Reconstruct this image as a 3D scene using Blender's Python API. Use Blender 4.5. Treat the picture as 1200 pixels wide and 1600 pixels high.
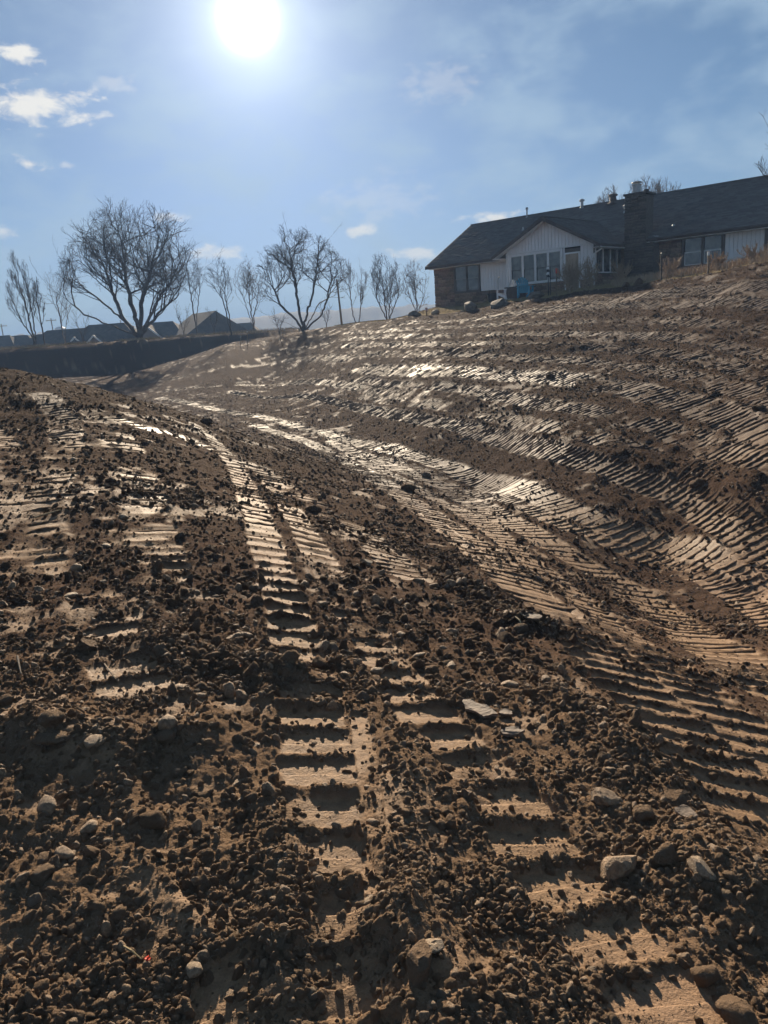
import bpy, bmesh, math, random
import numpy as np
from math import radians, sin, cos, pi, hypot, atan2, degrees
from mathutils import Vector, Matrix

# ------------------------------------------------------------------ clear
for o in list(bpy.data.objects): bpy.data.objects.remove(o)
scene = bpy.context.scene
C = scene.collection
random.seed(7)
RNG = np.random.default_rng(7)

# ------------------------------------------------------------------ camera
PITCH, ROLL, FOC = radians(13.8), radians(4.0), 1200.0
FW = np.array([0, cos(PITCH), -sin(PITCH)])
_r0 = np.array([1., 0, 0]); _u0 = np.array([0, sin(PITCH), cos(PITCH)])
RT = _r0 * cos(ROLL) - _u0 * sin(ROLL)
UP = _u0 * cos(ROLL) + _r0 * sin(ROLL)
cam_d = bpy.data.cameras.new('camera'); cam = bpy.data.objects.new('camera', cam_d); C.objects.link(cam)
cam_d.sensor_fit = 'HORIZONTAL'; cam_d.sensor_width = 36; cam_d.lens = 36
cam_d.clip_start = 0.05; cam_d.clip_end = 20000
cam.matrix_world = Matrix(((RT[0], UP[0], -FW[0], 0), (RT[1], UP[1], -FW[1], 0), (RT[2], UP[2], -FW[2], 0), (0, 0, 0, 1)))
scene.camera = cam

# ------------------------------------------------------------------ light and exposure
SUN_AZ, SUN_EL = radians(-6.7), radians(19.2)
SUNDIR = Vector((sin(SUN_AZ) * cos(SUN_EL), cos(SUN_AZ) * cos(SUN_EL), sin(SUN_EL)))
sd = bpy.data.lights.new('sun', 'SUN'); sd.energy = 3.9; sd.angle = radians(0.8); sd.color = (1.0, 0.83, 0.62)
sun = bpy.data.objects.new('sun', sd); C.objects.link(sun)
sun.rotation_euler = (-SUNDIR).to_track_quat('-Z', 'Y').to_euler()
vs = scene.view_settings
vs.view_transform = 'Standard'; vs.look = 'None'; vs.gamma = 1.0; vs.use_curve_mapping = False; vs.exposure = 1.6
cy = scene.cycles; cy.max_bounces = 4; cy.diffuse_bounces = 3; cy.glossy_bounces = 2; cy.transmission_bounces = 2; cy.volume_bounces = 0; cy.use_adaptive_sampling = True; cy.adaptive_threshold = 0.03

world = bpy.data.worlds.new('World'); scene.world = world; world.use_nodes = True
SKY_STRENGTH = 0.05

class NT:
    """small helper round a node tree"""
    def __init__(s, tree): s.t = tree; s.n = tree.nodes; s.l = tree.links
    def node(s, typ, **kw):
        n = s.n.new(typ)
        for k, v in kw.items(): setattr(n, k, v)
        return n
    def put(s, sock, v):
        if isinstance(v, bpy.types.NodeSocket): s.l.new(v, sock)
        elif v is not None: sock.default_value = v
    def math(s, op, a, b=None, c=None, clamp=False):
        n = s.node('ShaderNodeMath', operation=op, use_clamp=clamp)
        s.put(n.inputs[0], a); s.put(n.inputs[1], b); s.put(n.inputs[2], c)
        return n.outputs[0]
    def mix(s, fac, a, b, mode='MIX'):
        n = s.node('ShaderNodeMix', data_type='RGBA', blend_type=mode)
        s.put(n.inputs[0], fac); s.put(n.inputs[6], a); s.put(n.inputs[7], b)
        return n.outputs[2]
    def ramp(s, v, a, b, lo=0., hi=1., interp='SMOOTHSTEP'):
        n = s.node('ShaderNodeMapRange', interpolation_type=interp)
        s.put(n.inputs[0], v); n.inputs[1].default_value = a; n.inputs[2].default_value = b
        n.inputs[3].default_value = lo; n.inputs[4].default_value = hi
        return n.outputs[0]
    def noise(s, vec, scale, detail=4, rough=0.55, dist=0.):
        n = s.node('ShaderNodeTexNoise'); s.put(n.inputs['Vector'], vec)
        n.inputs['Scale'].default_value = scale; n.inputs['Detail'].default_value = detail
        n.inputs['Roughness'].default_value = rough; n.inputs['Distortion'].default_value = dist
        return n.outputs['Fac']

def rgba(c): return (c[0], c[1], c[2], 1.0)

def pix_ray(x, y):
    d = FW + RT * (x - 600) / FOC + UP * (800 - y) / FOC
    return d / math.hypot(d[0], d[1])        # unit horizontal distance
def at(x, y, d): return pix_ray(x, y) * d

def build_world():
    t = NT(world.node_tree); t.n.clear()
    out = t.node('ShaderNodeOutputWorld'); bg = t.node('ShaderNodeBackground')
    sky = t.node('ShaderNodeTexSky', sky_type='NISHITA'); sky.sun_disc = False
    sky.sun_elevation = SUN_EL; sky.sun_rotation = SUN_AZ
    sky.altitude = 300; sky.air_density = 1.0; sky.dust_density = 0.3; sky.ozone_density = 2.5
    gen = t.node('ShaderNodeTexCoord').outputs['Generated']
    sep = t.node('ShaderNodeSeparateXYZ'); t.put(sep.inputs[0], gen)
    az = t.math('ARCTAN2', sep.outputs[0], sep.outputs[1])
    el = t.math('ARCSINE', sep.outputs[2])
    # flattened cloud plane coordinates for the noise
    cmb = t.node('ShaderNodeCombineXYZ'); t.put(cmb.inputs[0], az); t.put(cmb.inputs[1], t.math('MULTIPLY', el, 1.9))
    fine = t.noise(cmb.outputs[0], 34, 5, 0.6, 0.3); wide = t.noise(cmb.outputs[0], 7.5, 4, 0.58, 0.2)
    # sky colour: slightly milky, levelled like thin high haze
    skyc = t.mix(1.0, sky.outputs[0], (SKY_STRENGTH,) * 3 + (1,), 'MULTIPLY')
    sp = t.node('ShaderNodeSeparateColor'); t.put(sp.inputs[0], skyc); cc = t.node('ShaderNodeCombineColor')
    for i, (k, b) in enumerate(((.365, 1.15), (.462, .92), (.452, .05))):
        t.put(cc.inputs[i], t.math('DIVIDE', t.math('MULTIPLY', sp.outputs[i], k), t.math('ADD', t.math('MULTIPLY', sp.outputs[i], b), 1.0)))
    base = cc.outputs[0]
    # thin veil
    veil = t.math('MULTIPLY', t.ramp(wide, 0.40, 0.70), t.ramp(el, 0.0, 0.6, 0.85, 0.40))
    base = t.mix(veil, base, (0.130, 0.18, 0.230, 1))
    # a few small cumulus clouds, each at its own bearing and height
    total = None
    for (x, y, w, h, amt) in CLOUDS:
        r = pix_ray(x, y); a0 = atan2(r[0], r[1]); e0 = math.atan(r[2])
        sx = w / 1200 * 1.0; sy = h / 1200
        dx = t.math('DIVIDE', t.math('SUBTRACT', az, a0), sx)
        dy = t.math('DIVIDE', t.math('SUBTRACT', el, e0), sy)
        d = t.math('SQRT', t.math('ADD', t.math('MULTIPLY', dx, dx), t.math('MULTIPLY', dy, dy)))
        m = t.math('SUBTRACT', t.math('ADD', t.math('MULTIPLY', fine, 2.6), -0.52), d)
        m = t.math('MULTIPLY', t.ramp(m, 0.0, 0.75), amt)
        total = m if total is None else t.math('MAXIMUM', total, m)
    base = t.mix(total, base, (0.29, 0.285, 0.27, 1))
    # the sun and the bright air right round it
    vm = t.node('ShaderNodeVectorMath', operation='DOT_PRODUCT'); t.put(vm.inputs[0], gen); vm.inputs[1].default_value = SUNDIR
    ang = t.math('ARCCOSINE', t.math('MINIMUM', vm.outputs['Value'], 1.0))
    core = t.math('MULTIPLY', t.math('POWER', 2.718, t.math('MULTIPLY', t.math('POWER', t.math('DIVIDE', ang, 0.0172), 2.0), -1.0)), 3.0)
    halo = t.math('MULTIPLY', t.math('POWER', 2.718, t.math('DIVIDE', ang, -0.05)), 0.38)
    wide2 = t.math('MULTIPLY', t.math('POWER', 2.718, t.math('DIVIDE', ang, -0.28)), 0.04)
    glow = t.math('ADD', t.math('ADD', core, halo), wide2)
    gc = t.mix(1.0, (0.95, 0.97, 1.0, 1), (1, 1, 1, 1), 'MULTIPLY')
    sc_ = t.node('ShaderNodeVectorMath', operation='SCALE'); t.put(sc_.inputs[0], gc); t.put(sc_.inputs['Scale'], glow)
    add = t.node('ShaderNodeVectorMath', operation='ADD'); t.put(add.inputs[0], base); t.put(add.inputs[1], sc_.outputs[0])
    t.put(bg.inputs[0], add.outputs[0]); bg.inputs[1].default_value = 1.0
    t.l.new(bg.outputs[0], out.inputs[0])
CLOUDS = [(30, 84, 46, 17, 1), (60, 163, 118, 34, 1), (178, 128, 36, 18, .3), (48, 256, 34, 14, .95), (106, 258, 14, 8, .45),
          (5, 362, 30, 12, .6), (270, 338, 40, 14, .7), (330, 398, 60, 18, .75), (566, 360, 42, 12, .8), (770, 340, 62, 13, .95), (650, 396, 75, 14, .85),
          (690, 130, 100, 40, .22), (600, 310, 130, 50, .2)]
build_world()

# ------------------------------------------------------------------ object helpers
def link(o, parent=None):
    C.objects.link(o)
    if parent is not None: o.parent = parent
    return o
def tag(o, label, cat, group=None):
    o['label'] = label; o['category'] = cat
    if group: o['group'] = group
    return o
def thing(name, label, cat, loc=(0, 0, 0), rotz=0., group=None):
    o = bpy.data.objects.new(name, None); o.empty_display_size = 0.2
    o.location = loc; o.rotation_euler = (0, 0, rotz)
    C.objects.link(o); return tag(o, label, cat, group)

class MB:
    """collects shapes and links them as one mesh object"""
    def __init__(s): s.v = []; s.f = []
    def add(s, vs, fs):
        k = len(s.v); s.v += [tuple(p) for p in vs]; s.f += [tuple(i + k for i in f) for f in fs]; return s
    def box(s, x0, x1, y0, y1, z0, z1):
        v = [(x0, y0, z0), (x1, y0, z0), (x1, y1, z0), (x0, y1, z0), (x0, y0, z1), (x1, y0, z1), (x1, y1, z1), (x0, y1, z1)]
        return s.add(v, [(0, 3, 2, 1), (4, 5, 6, 7), (0, 1, 5, 4), (1, 2, 6, 5), (2, 3, 7, 6), (3, 0, 4, 7)])
    def obox(s, a, b, w, h, side=None):
        """a bar from a to b, w wide, h high"""
        a = Vector(a); b = Vector(b); d = (b - a).normalized()
        sx = Vector(side).normalized() if side else d.cross(Vector((0, 0, 1)))
        if sx.length < 1e-4: sx = Vector((1, 0, 0))
        sx.normalize(); sz = sx.cross(d).normalized()
        v = [p + sx * i * w / 2 + sz * j * h / 2 for p in (a, b) for i, j in ((-1, -1), (1, -1), (1, 1), (-1, 1))]
        return s.add(v, [(3, 2, 1, 0), (4, 5, 6, 7), (0, 1, 5, 4), (1, 2, 6, 5), (2, 3, 7, 6), (3, 0, 4, 7)])
    def tube(s, pts, rad, n=8, cap=True):
        pts = [Vector(p) for p in pts]
        rad = rad if isinstance(rad, (list, tuple)) else [rad] * len(pts)
        k = len(s.v)
        for i, p in enumerate(pts):
            d = (pts[min(i + 1, len(pts) - 1)] - pts[max(i - 1, 0)]).normalized()
            a = d.cross(Vector((0, 0, 1)))
            if a.length < 1e-3: a = d.cross(Vector((1, 0, 0)))
            a.normalize(); b = d.cross(a)
            for j in range(n):
                q = 2 * pi * j / n; s.v.append(tuple(p + (a * cos(q) + b * sin(q)) * rad[i]))
        for i in range(len(pts) - 1):
            for j in range(n):
                s.f.append((k + i * n + j, k + i * n + (j + 1) % n, k + (i + 1) * n + (j + 1) % n, k + (i + 1) * n + j))
        if cap:
            s.f.append(tuple(k + j for j in range(n))[::-1]); s.f.append(tuple(k + (len(pts) - 1) * n + j for j in range(n)))
        return s
    def poly(s, pts, th):
        """flat polygon given as 3D points, thickened by vector th"""
        n = len(pts); th = Vector(th); v = [Vector(p) for p in pts] + [Vector(p) + th for p in pts]
        return s.add(v, [tuple(range(n))[::-1], tuple(range(n, 2 * n))] + [(i, (i + 1) % n, n + (i + 1) % n, n + i) for i in range(n)])
    def mesh(s, name, mat, smooth=False):
        m = bpy.data.meshes.new(name); m.from_pydata(s.v, [], s.f)
        bm = bmesh.new(); bm.from_mesh(m); bmesh.ops.recalc_face_normals(bm, faces=bm.faces); bm.to_mesh(m); bm.free()
        if mat: m.materials.append(mat)
        if smooth: m.polygons.foreach_set('use_smooth', [True] * len(m.polygons))
        return m
    def build(s, name, mat, parent=None, smooth=False):
        return link(bpy.data.objects.new(name, s.mesh(name, mat, smooth)), parent)

def np_mesh(name, verts, faces, mat, smooth=False):
    """faces: (n,3) or (n,4) int array"""
    m = bpy.data.meshes.new(name); n, k = faces.shape
    m.vertices.add(len(verts)); m.vertices.foreach_set('co', np.ascontiguousarray(verts, dtype=np.float32).ravel())
    m.loops.add(n * k); m.loops.foreach_set('vertex_index', np.ascontiguousarray(faces, dtype=np.int32).ravel())
    m.polygons.add(n); m.polygons.foreach_set('loop_start', np.arange(0, n * k, k, dtype=np.int32))
    if smooth: m.polygons.foreach_set('use_smooth', np.ones(n, dtype=bool))
    m.update(calc_edges=True)
    if mat: m.materials.append(mat)
    return m

# ------------------------------------------------------------------ materials
def material(name, build, rough=0.8, spec=0.3):
    m = bpy.data.materials.new(name); m.use_nodes = True
    t = NT(m.node_tree); p = t.n['Principled BSDF']
    p.inputs['Roughness'].default_value = rough; p.inputs['Specular IOR Level'].default_value = spec
    build(t, p); return m
def mottled(name, a, b, scale=8, rough=0.8, bump=0.2, spec=0.3, detail=5, bscale=None, metal=0., per_object=0.0):
    def f(t, p):
        oc = t.node('ShaderNodeTexCoord').outputs['Object']
        n = t.noise(oc, scale, detail)
        col = t.mix(t.ramp(n, 0.3, 0.7), rgba(a), rgba(b))
        if per_object:
            r = t.node('ShaderNodeObjectInfo').outputs['Random']
            h = t.node('ShaderNodeHueSaturation'); t.put(h.inputs['Value'], t.ramp(r, 0, 1, 1 - per_object, 1 + per_object, 'LINEAR')); t.put(h.inputs['Color'], col)
            t.put(h.inputs['Hue'], t.ramp(t.math('FRACT', t.math('MULTIPLY', r, 7.31)), 0, 1, 0.485, 0.515, 'LINEAR'))
            col = h.outputs[0]
        t.put(p.inputs['Base Color'], col); p.inputs['Metallic'].default_value = metal
        if bump:
            bn = t.node('ShaderNodeBump'); bn.inputs['Strength'].default_value = bump; bn.inputs['Distance'].default_value = 0.02
            t.put(bn.inputs['Height'], t.noise(oc, bscale or scale * 4, 4)); t.put(p.inputs['Normal'], bn.outputs[0])
    return material(name, f, rough, spec)

def soil_nodes(t, p):
    at_ = lambda n: t.node('ShaderNodeAttribute', attribute_name=n).outputs['Fac']
    comp, moist, lawn = at_('compact'), at_('moist'), at_('lawn')
    pos = t.node('ShaderNodeNewGeometry').outputs['Position']
    n1 = t.noise(pos, 1.3, 6, 0.62); n2 = t.noise(pos, 22, 5, 0.6); n3 = t.noise(pos, 160, 3, 0.6); n4 = t.noise(pos, 0.35, 4, 0.6)
    loose = t.mix(t.ramp(n2, 0.3, 0.72), rgba((0.056, 0.036, 0.027)), rgba((0.105, 0.068, 0.048)))
    loose = t.mix(t.ramp(n1, 0.42, 0.7), loose, rgba((0.09, 0.054, 0.037)))
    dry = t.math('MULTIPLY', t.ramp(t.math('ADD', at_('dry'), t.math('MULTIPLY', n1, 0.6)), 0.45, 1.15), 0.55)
    loose = t.mix(t.math('MULTIPLY', at_('damp_shade_lift'), 0.75), loose, t.mix(n2, rgba((0.038, 0.026, 0.021)), rgba((0.075, 0.05, 0.038))))
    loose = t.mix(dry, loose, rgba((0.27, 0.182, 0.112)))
    clay = t.mix(t.ramp(n2, 0.3, 0.7), rgba((0.21, 0.133, 0.078)), rgba((0.35, 0.226, 0.132)))
    clay = t.mix(t.math('MULTIPLY', t.ramp(n4, 0.45, 0.65), 0.6), clay, rgba((0.30, 0.19, 0.125)))
    damp_shade_lift = t.ramp(t.math('ADD', at_('damp_shade_lift'), t.math('MULTIPLY', n4, 0.5)), 0.45, 1.05)
    clay = t.mix(damp_shade_lift, clay, t.mix(n2, rgba((0.066, 0.044, 0.034)), rgba((0.125, 0.083, 0.060))))
    col = t.mix(comp, loose, clay)
    col = t.mix(t.math('MULTIPLY', moist, 0.45), col, rgba((0.11, 0.08, 0.06)))
    g = t.mix(t.ramp(n1, 0.35, 0.65), rgba((0.24, 0.19, 0.09)), rgba((0.35, 0.27, 0.15)))
    col = t.mix(lawn, col, g)
    col = t.mix(t.ramp(n3, 0.25, 0.8, 0.0, 0.35), col, rgba((0.08, 0.055, 0.04)))
    t.put(p.inputs['Base Color'], col)
    t.put(p.inputs['Specular IOR Level'], t.math('ADD', t.math('ADD', 0.012, t.math('MULTIPLY', comp, 0.05)), t.math('MULTIPLY', moist, 0.30)))
    r = t.math('SUBTRACT', 0.95, t.math('MULTIPLY', comp, 0.25))
    r = t.math('SUBTRACT', r, t.math('MULTIPLY', moist, 0.34))
    t.put(p.inputs['Roughness'], t.math('MAXIMUM', t.math('ADD', r, t.math('MULTIPLY', t.math('SUBTRACT', n2, 0.5), 0.25)), 0.47))
    b1 = t.node('ShaderNodeBump'); b1.inputs['Distance'].default_value = 0.012
    t.put(b1.inputs['Strength'], t.math('SUBTRACT', 0.9, t.math('MULTIPLY', comp, 0.35)))
    t.put(b1.inputs['Height'], t.math('ADD', t.noise(pos, 60, 4, 0.65), t.math('MULTIPLY', n3, 0.35)))
    b2 = t.node('ShaderNodeBump'); b2.inputs['Distance'].default_value = 0.09
    t.put(b2.inputs['Strength'], t.math('MULTIPLY', t.math('SUBTRACT', 1.0, t.math('MULTIPLY', comp, 0.85)), t.math('MULTIPLY', at_('far'), 1.0)))
    t.put(b2.inputs['Height'], t.noise(pos, 13, 5, 0.72)); t.put(b2.inputs['Normal'], b1.outputs[0])
    t.put(p.inputs['Normal'], b2.outputs[0])
M = {}
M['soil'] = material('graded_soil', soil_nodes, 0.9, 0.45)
def clod_nodes(t, p):
    oc = t.node('ShaderNodeTexCoord').outputs['Object']; pos = t.node('ShaderNodeNewGeometry').outputs['Position']
    r = t.node('ShaderNodeObjectInfo').outputs['Random']
    n = t.noise(oc, 3.0, 5, 0.65); big = t.noise(pos, 1.5, 3)
    col = t.mix(t.ramp(n, 0.3, 0.7), rgba((0.09, 0.060, 0.044)), rgba((0.175, 0.12, 0.084)))
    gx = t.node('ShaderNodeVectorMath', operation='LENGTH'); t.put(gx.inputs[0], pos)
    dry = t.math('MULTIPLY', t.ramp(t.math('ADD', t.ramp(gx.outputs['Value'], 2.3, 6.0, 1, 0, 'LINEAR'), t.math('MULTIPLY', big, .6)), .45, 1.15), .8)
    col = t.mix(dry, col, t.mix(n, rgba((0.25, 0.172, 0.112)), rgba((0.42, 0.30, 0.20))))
    col = t.mix(t.ramp(r, 0.5, 1.0, 0, 0.4), col, rgba((0.30, 0.215, 0.14)))
    col = t.mix(t.math('MULTIPLY', t.ramp(r, 0.93, 1.0), 0.6), col, rgba((0.36, 0.31, 0.25)))
    col = t.mix(t.ramp(big, 0.4, 0.7, 0, 0.4), col, rgba((0.18, 0.11, 0.067)))
    t.put(p.inputs['Base Color'], col)
    b = t.node('ShaderNodeBump'); b.inputs['Strength'].default_value = 0.8; b.inputs['Distance'].default_value = 0.15
    t.put(b.inputs['Height'], t.noise(oc, 6, 5, 0.7)); t.put(p.inputs['Normal'], b.outputs[0])
M['clod'] = material('soil_clod', clod_nodes, 0.92, 0.08)
M['rock'] = mottled('field_rock', (0.16, 0.105, 0.064), (0.32, 0.22, 0.135), 3, 0.75, 0.6, 0.4, 6, 12)
M['palerock'] = mottled('pale_rock', (0.25, 0.175, 0.11), (0.44, 0.33, 0.225), 4, 0.7, 0.7, 0.3, 6, 14)
M['boulder'] = mottled('boulder_stone', (0.09, 0.075, 0.06), (0.21, 0.17, 0.13), 2.2, 0.85, 0.6, 0.3, 6, 8)
M['slab'] = mottled('wet_mud_crust', (0.10, 0.072, 0.052), (0.19, 0.135, 0.095), 9, 0.8, 0.5, 0.6, 4, 30)
M['bark'] = mottled('grey_bark', (0.055, 0.046, 0.04), (0.10, 0.083, 0.07), 5, 0.9, 0.4)
M['barklight'] = mottled('light_bark', (0.09, 0.074, 0.064), (0.16, 0.132, 0.114), 5, 0.9, 0.4)
M['stone'] = mottled('wall_sandstone', (0.16, 0.105, 0.075), (0.29, 0.20, 0.145), 3, 0.9, 0.4, 0.2, 5, 10, per_object=0.4)
M['darkstone'] = mottled('chimney_sandstone', (0.05, 0.042, 0.037), (0.12, 0.098, 0.083), 3, 0.9, 0.4, 0.2, 5, 10, per_object=0.45)
M['mortar'] = mottled('mortar', (0.10, 0.085, 0.075), (0.15, 0.13, 0.11), 12, 0.95, 0.3)
M['white'] = mottled('white_paint', (0.70, 0.68, 0.66), (0.80, 0.78, 0.76), 1.5, 0.55, 0.05)
M['siding'] = mottled('white_painted_siding', (0.76, 0.73, 0.72), (0.86, 0.83, 0.82), 0.8, 0.65, 0.08)
M['brown'] = mottled('brown_trim', (0.07, 0.052, 0.045), (0.10, 0.078, 0.066), 2, 0.6, 0.1)
M['door'] = mottled('tan_door', (0.34, 0.25, 0.17), (0.42, 0.31, 0.22), 2, 0.5, 0.1)
M['tan'] = mottled('old_wood_post', (0.15, 0.11, 0.075), (0.24, 0.18, 0.12), 8, 0.85, 0.3)
M['metal'] = mottled('galvanised_metal', (0.30, 0.30, 0.30), (0.42, 0.42, 0.42), 6, 0.45, 0.1, metal=0.7)
M['black'] = mottled('black_metal', (0.015, 0.015, 0.016), (0.03, 0.03, 0.03), 6, 0.5, 0.1)
M['red'] = mottled('red_ribbon', (0.65, 0.06, 0.03), (0.75, 0.10, 0.05), 6, 0.6, 0.1)
M['blue'] = mottled('turquoise_plastic', (0.06, 0.32, 0.48), (0.08, 0.38, 0.55), 2, 0.45, 0.02)
M['whiteplastic'] = mottled('white_plastic', (0.72, 0.72, 0.74), (0.80, 0.80, 0.82), 2, 0.45, 0.02)
M['wicker'] = mottled('brown_wicker', (0.06, 0.045, 0.038), (0.11, 0.085, 0.07), 20, 0.8, 0.5)
M['straw'] = mottled('dry_grass', (0.24, 0.18, 0.095), (0.36, 0.28, 0.16), 1.2, 0.85, 0.0)
M['brush'] = mottled('dry_brush', (0.30, 0.22, 0.15), (0.42, 0.32, 0.22), 1.2, 0.85, 0.0)
M['farwall'] = mottled('far_house_wall', (0.22, 0.17, 0.14), (0.28, 0.22, 0.18), 1, 0.9, 0.1)
M['farwall_pale'] = mottled('far_house_pale_wall', (0.42, 0.38, 0.34), (0.48, 0.44, 0.40), 1, 0.9, 0.1)
M['farroof'] = mottled('far_house_roof', (0.045, 0.042, 0.042), (0.075, 0.07, 0.068), 2, 0.95, 0.3, 0.1)
M['wood'] = mottled('distant_woods', (0.02, 0.02, 0.02), (0.04, 0.036, 0.032), 0.05, 0.95, 0.0, 0.1)
def glass_nodes(t, p):
    p.inputs['Base Color'].default_value = (0.06, 0.07, 0.08, 1); p.inputs['Roughness'].default_value = 0.06; p.inputs['Specular IOR Level'].default_value = 0.9
    oc = t.node('ShaderNodeTexCoord').outputs['Object']
    b = t.node('ShaderNodeBump'); b.inputs['Strength'].default_value = 0.06; t.put(b.inputs['Height'], t.noise(oc, 1.2, 2)); t.put(p.inputs['Normal'], b.outputs[0])
    t.put(p.inputs['Base Color'], t.mix(t.ramp(t.noise(oc, 2.5, 4), .35, .65), (0.035, 0.04, 0.045, 1), (0.13, 0.125, 0.12, 1)))
M['glass'] = material('window_glass', glass_nodes, 0.06, 0.9)
def shingle_nodes(t, p):
    r = t.node('ShaderNodeNewGeometry').outputs['Random Per Island']
    oc = t.node('ShaderNodeTexCoord').outputs['Object']
    c = t.mix(r, rgba((0.085, 0.080, 0.079)), rgba((0.15, 0.142, 0.138)))
    c = t.mix(t.ramp(t.noise(oc, 0.5, 4), .35, .7, 0, .5), c, rgba((0.115, 0.095, 0.085)))
    t.put(p.inputs['Base Color'], c)
M['shingle'] = material('asphalt_shingle', shingle_nodes, 0.92, 0.2)

# ------------------------------------------------------------------ noise on arrays
def _hash(ix, iy, seed):
    h = (ix.astype(np.int64) * 374761393 + iy.astype(np.int64) * 668265263 + seed * 1442695041) & 0xFFFFFFFF
    h = ((h ^ (h >> 13)) * 1274126177) & 0xFFFFFFFF
    return (h ^ (h >> 16)) & 0xFFFFFFFF
def _rnd(ix, iy, seed): return _hash(ix, iy, seed).astype(np.float64) / 4294967295.0
def vnoise(x, y, seed=0):
    ix = np.floor(x); iy = np.floor(y); fx = x - ix; fy = y - iy
    ix = ix.astype(np.int64); iy = iy.astype(np.int64)
    fx = fx * fx * fx * (fx * (fx * 6 - 15) + 10); fy = fy * fy * fy * (fy * (fy * 6 - 15) + 10)
    a = _rnd(ix, iy, seed); b = _rnd(ix + 1, iy, seed); c = _rnd(ix, iy + 1, seed); d = _rnd(ix + 1, iy + 1, seed)
    return (a + (b - a) * fx) * (1 - fy) + (c + (d - c) * fx) * fy
def fbm(x, y, seed=0, octv=4, gain=0.5):
    s = 0; a = 1.0; tot = 0
    for k in range(octv):
        s = s + a * vnoise(x * 2 ** k + 17.3 * k, y * 2 ** k - 9.1 * k, seed + k); tot += a; a *= gain
    return s / tot
def clods(x, y, seed, dens=0.75):
    """height field of half-buried lumps, cell size 1"""
    ix = np.floor(x).astype(np.int64); iy = np.floor(y).astype(np.int64)
    best = np.zeros_like(x)
    for dx in (-1, 0, 1):
        for dy in (-1, 0, 1):
            cx = ix + dx; cy = iy + dy; r1 = _rnd(cx, cy, seed); r2 = _rnd(cx, cy, seed + 1); r3 = _rnd(cx, cy, seed + 2)
            px = cx + r1 - x; py = cy + r2 - y
            rad = np.where(r3 < dens, 0.25 + 0.45 * r3 / dens, 0.0)
            a = 0.7 * r1 + 0.6; d2 = (px * (0.8 + 0.5 * r2)) ** 2 + (py * a) ** 2
            best = np.maximum(best, np.sqrt(np.maximum(rad * rad - d2, 0)))
    return best

# ------------------------------------------------------------------ house frame
HL = at(665, 417.5, 51.6); HANG = radians(-42.74)
HU = np.array([cos(HANG), sin(HANG)]); HV = np.array([-sin(HANG), cos(HANG)])
EAVE_Z = float(HL[2])
def house_xy(u, v): return HL[0] + u * HU[0] + v * HV[0], HL[1] + u * HU[1] + v * HV[1]

# ------------------------------------------------------------------ ground: macro form
def zpt(x, y, z): r = pix_ray(x, y); return r * (z / r[2])
CTRL = []
for (x, y, z) in [(0, 1600, -1.6), (600, 1600, -1.61), (1200, 1600, -1.66), (0, 1300, -1.54), (300, 1300, -1.56), (600, 1300, -1.6), (900, 1300, -1.7), (1200, 1300, -1.85),
                  (0, 1000, -1.49), (300, 1000, -1.56), (600, 1000, -1.75), (900, 1000, -2.15), (1200, 1000, -2.75),
                  (0, 830, -1.4), (200, 830, -1.45), (400, 830, -1.65), (600, 850, -2.15), (800, 860, -2.75), (150, 700, -1.22), (0, 700, -1.15), (0, 640, -.93), (330, 720, -1.68), (480, 740, -2.25),
                  (1050, 850, -3.1), (1200, 905, -3.0), (740, 752, -3.3), (640, 760, -2.95), (560, 690, -3.4),
                  (400, 650, -3.4), (330, 637, -3.5)]:
    CTRL.append(zpt(x, y, z))
for (x, y, d) in [(0, 577, 17), (150, 607, 17.5), (300, 650, 18), (420, 692, 17.5),
                  (200, 597, 66), (60, 591, 77), (130, 588, 77), (200, 584, 75), (240, 577, 73), (320, 556, 71), (415, 531, 69), (465, 520, 69), (0, 592, 78),
                  (500, 513, 70),
                  (700, 590, 25.4), (700, 540, 31.7), (1000, 600, 18), (1200, 600, 15.5), (1000, 520, 25), (1200, 520, 21), (850, 560, 24), (850, 660, 17), (1000, 690, 14), (1200, 720, 11.5),
                  (500, 560, 46), (350, 552, 62), (560, 600, 33), (430, 590, 48),
                  (560, 506, 56), (650, 497, 45), (770, 482, 41), (825, 472, 39.5), (890, 462, 37), (950, 455, 35), (1040, 441, 33), (1115, 431, 31.5), (1200, 417, 29),
                  (788, 467, 43.6), (770, 472, 44), (822, 463, 43), (806, 466, 43), (740, 478, 46), (700, 484, 48), (857, 461, 42), (730, 486, 43)]:
    CTRL.append(at(x, y, d))
for (u, v, z) in [(0.2, .5, .76), (5.6, .5, .86), (10.4, -2.6, .98), (15, 0, 1.25), (20, .5, 1.5), (27, 3, 1.6), (3, 10, .8), (15, 11, 1.1), (27, 11, 1.5), (-6, 5, .2)]:
    X, Y = house_xy(u, v); CTRL.append(np.array([X, Y, z]))
def polar(r, deg, z): return np.array([r * sin(radians(deg)), r * cos(radians(deg)), z])
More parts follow.
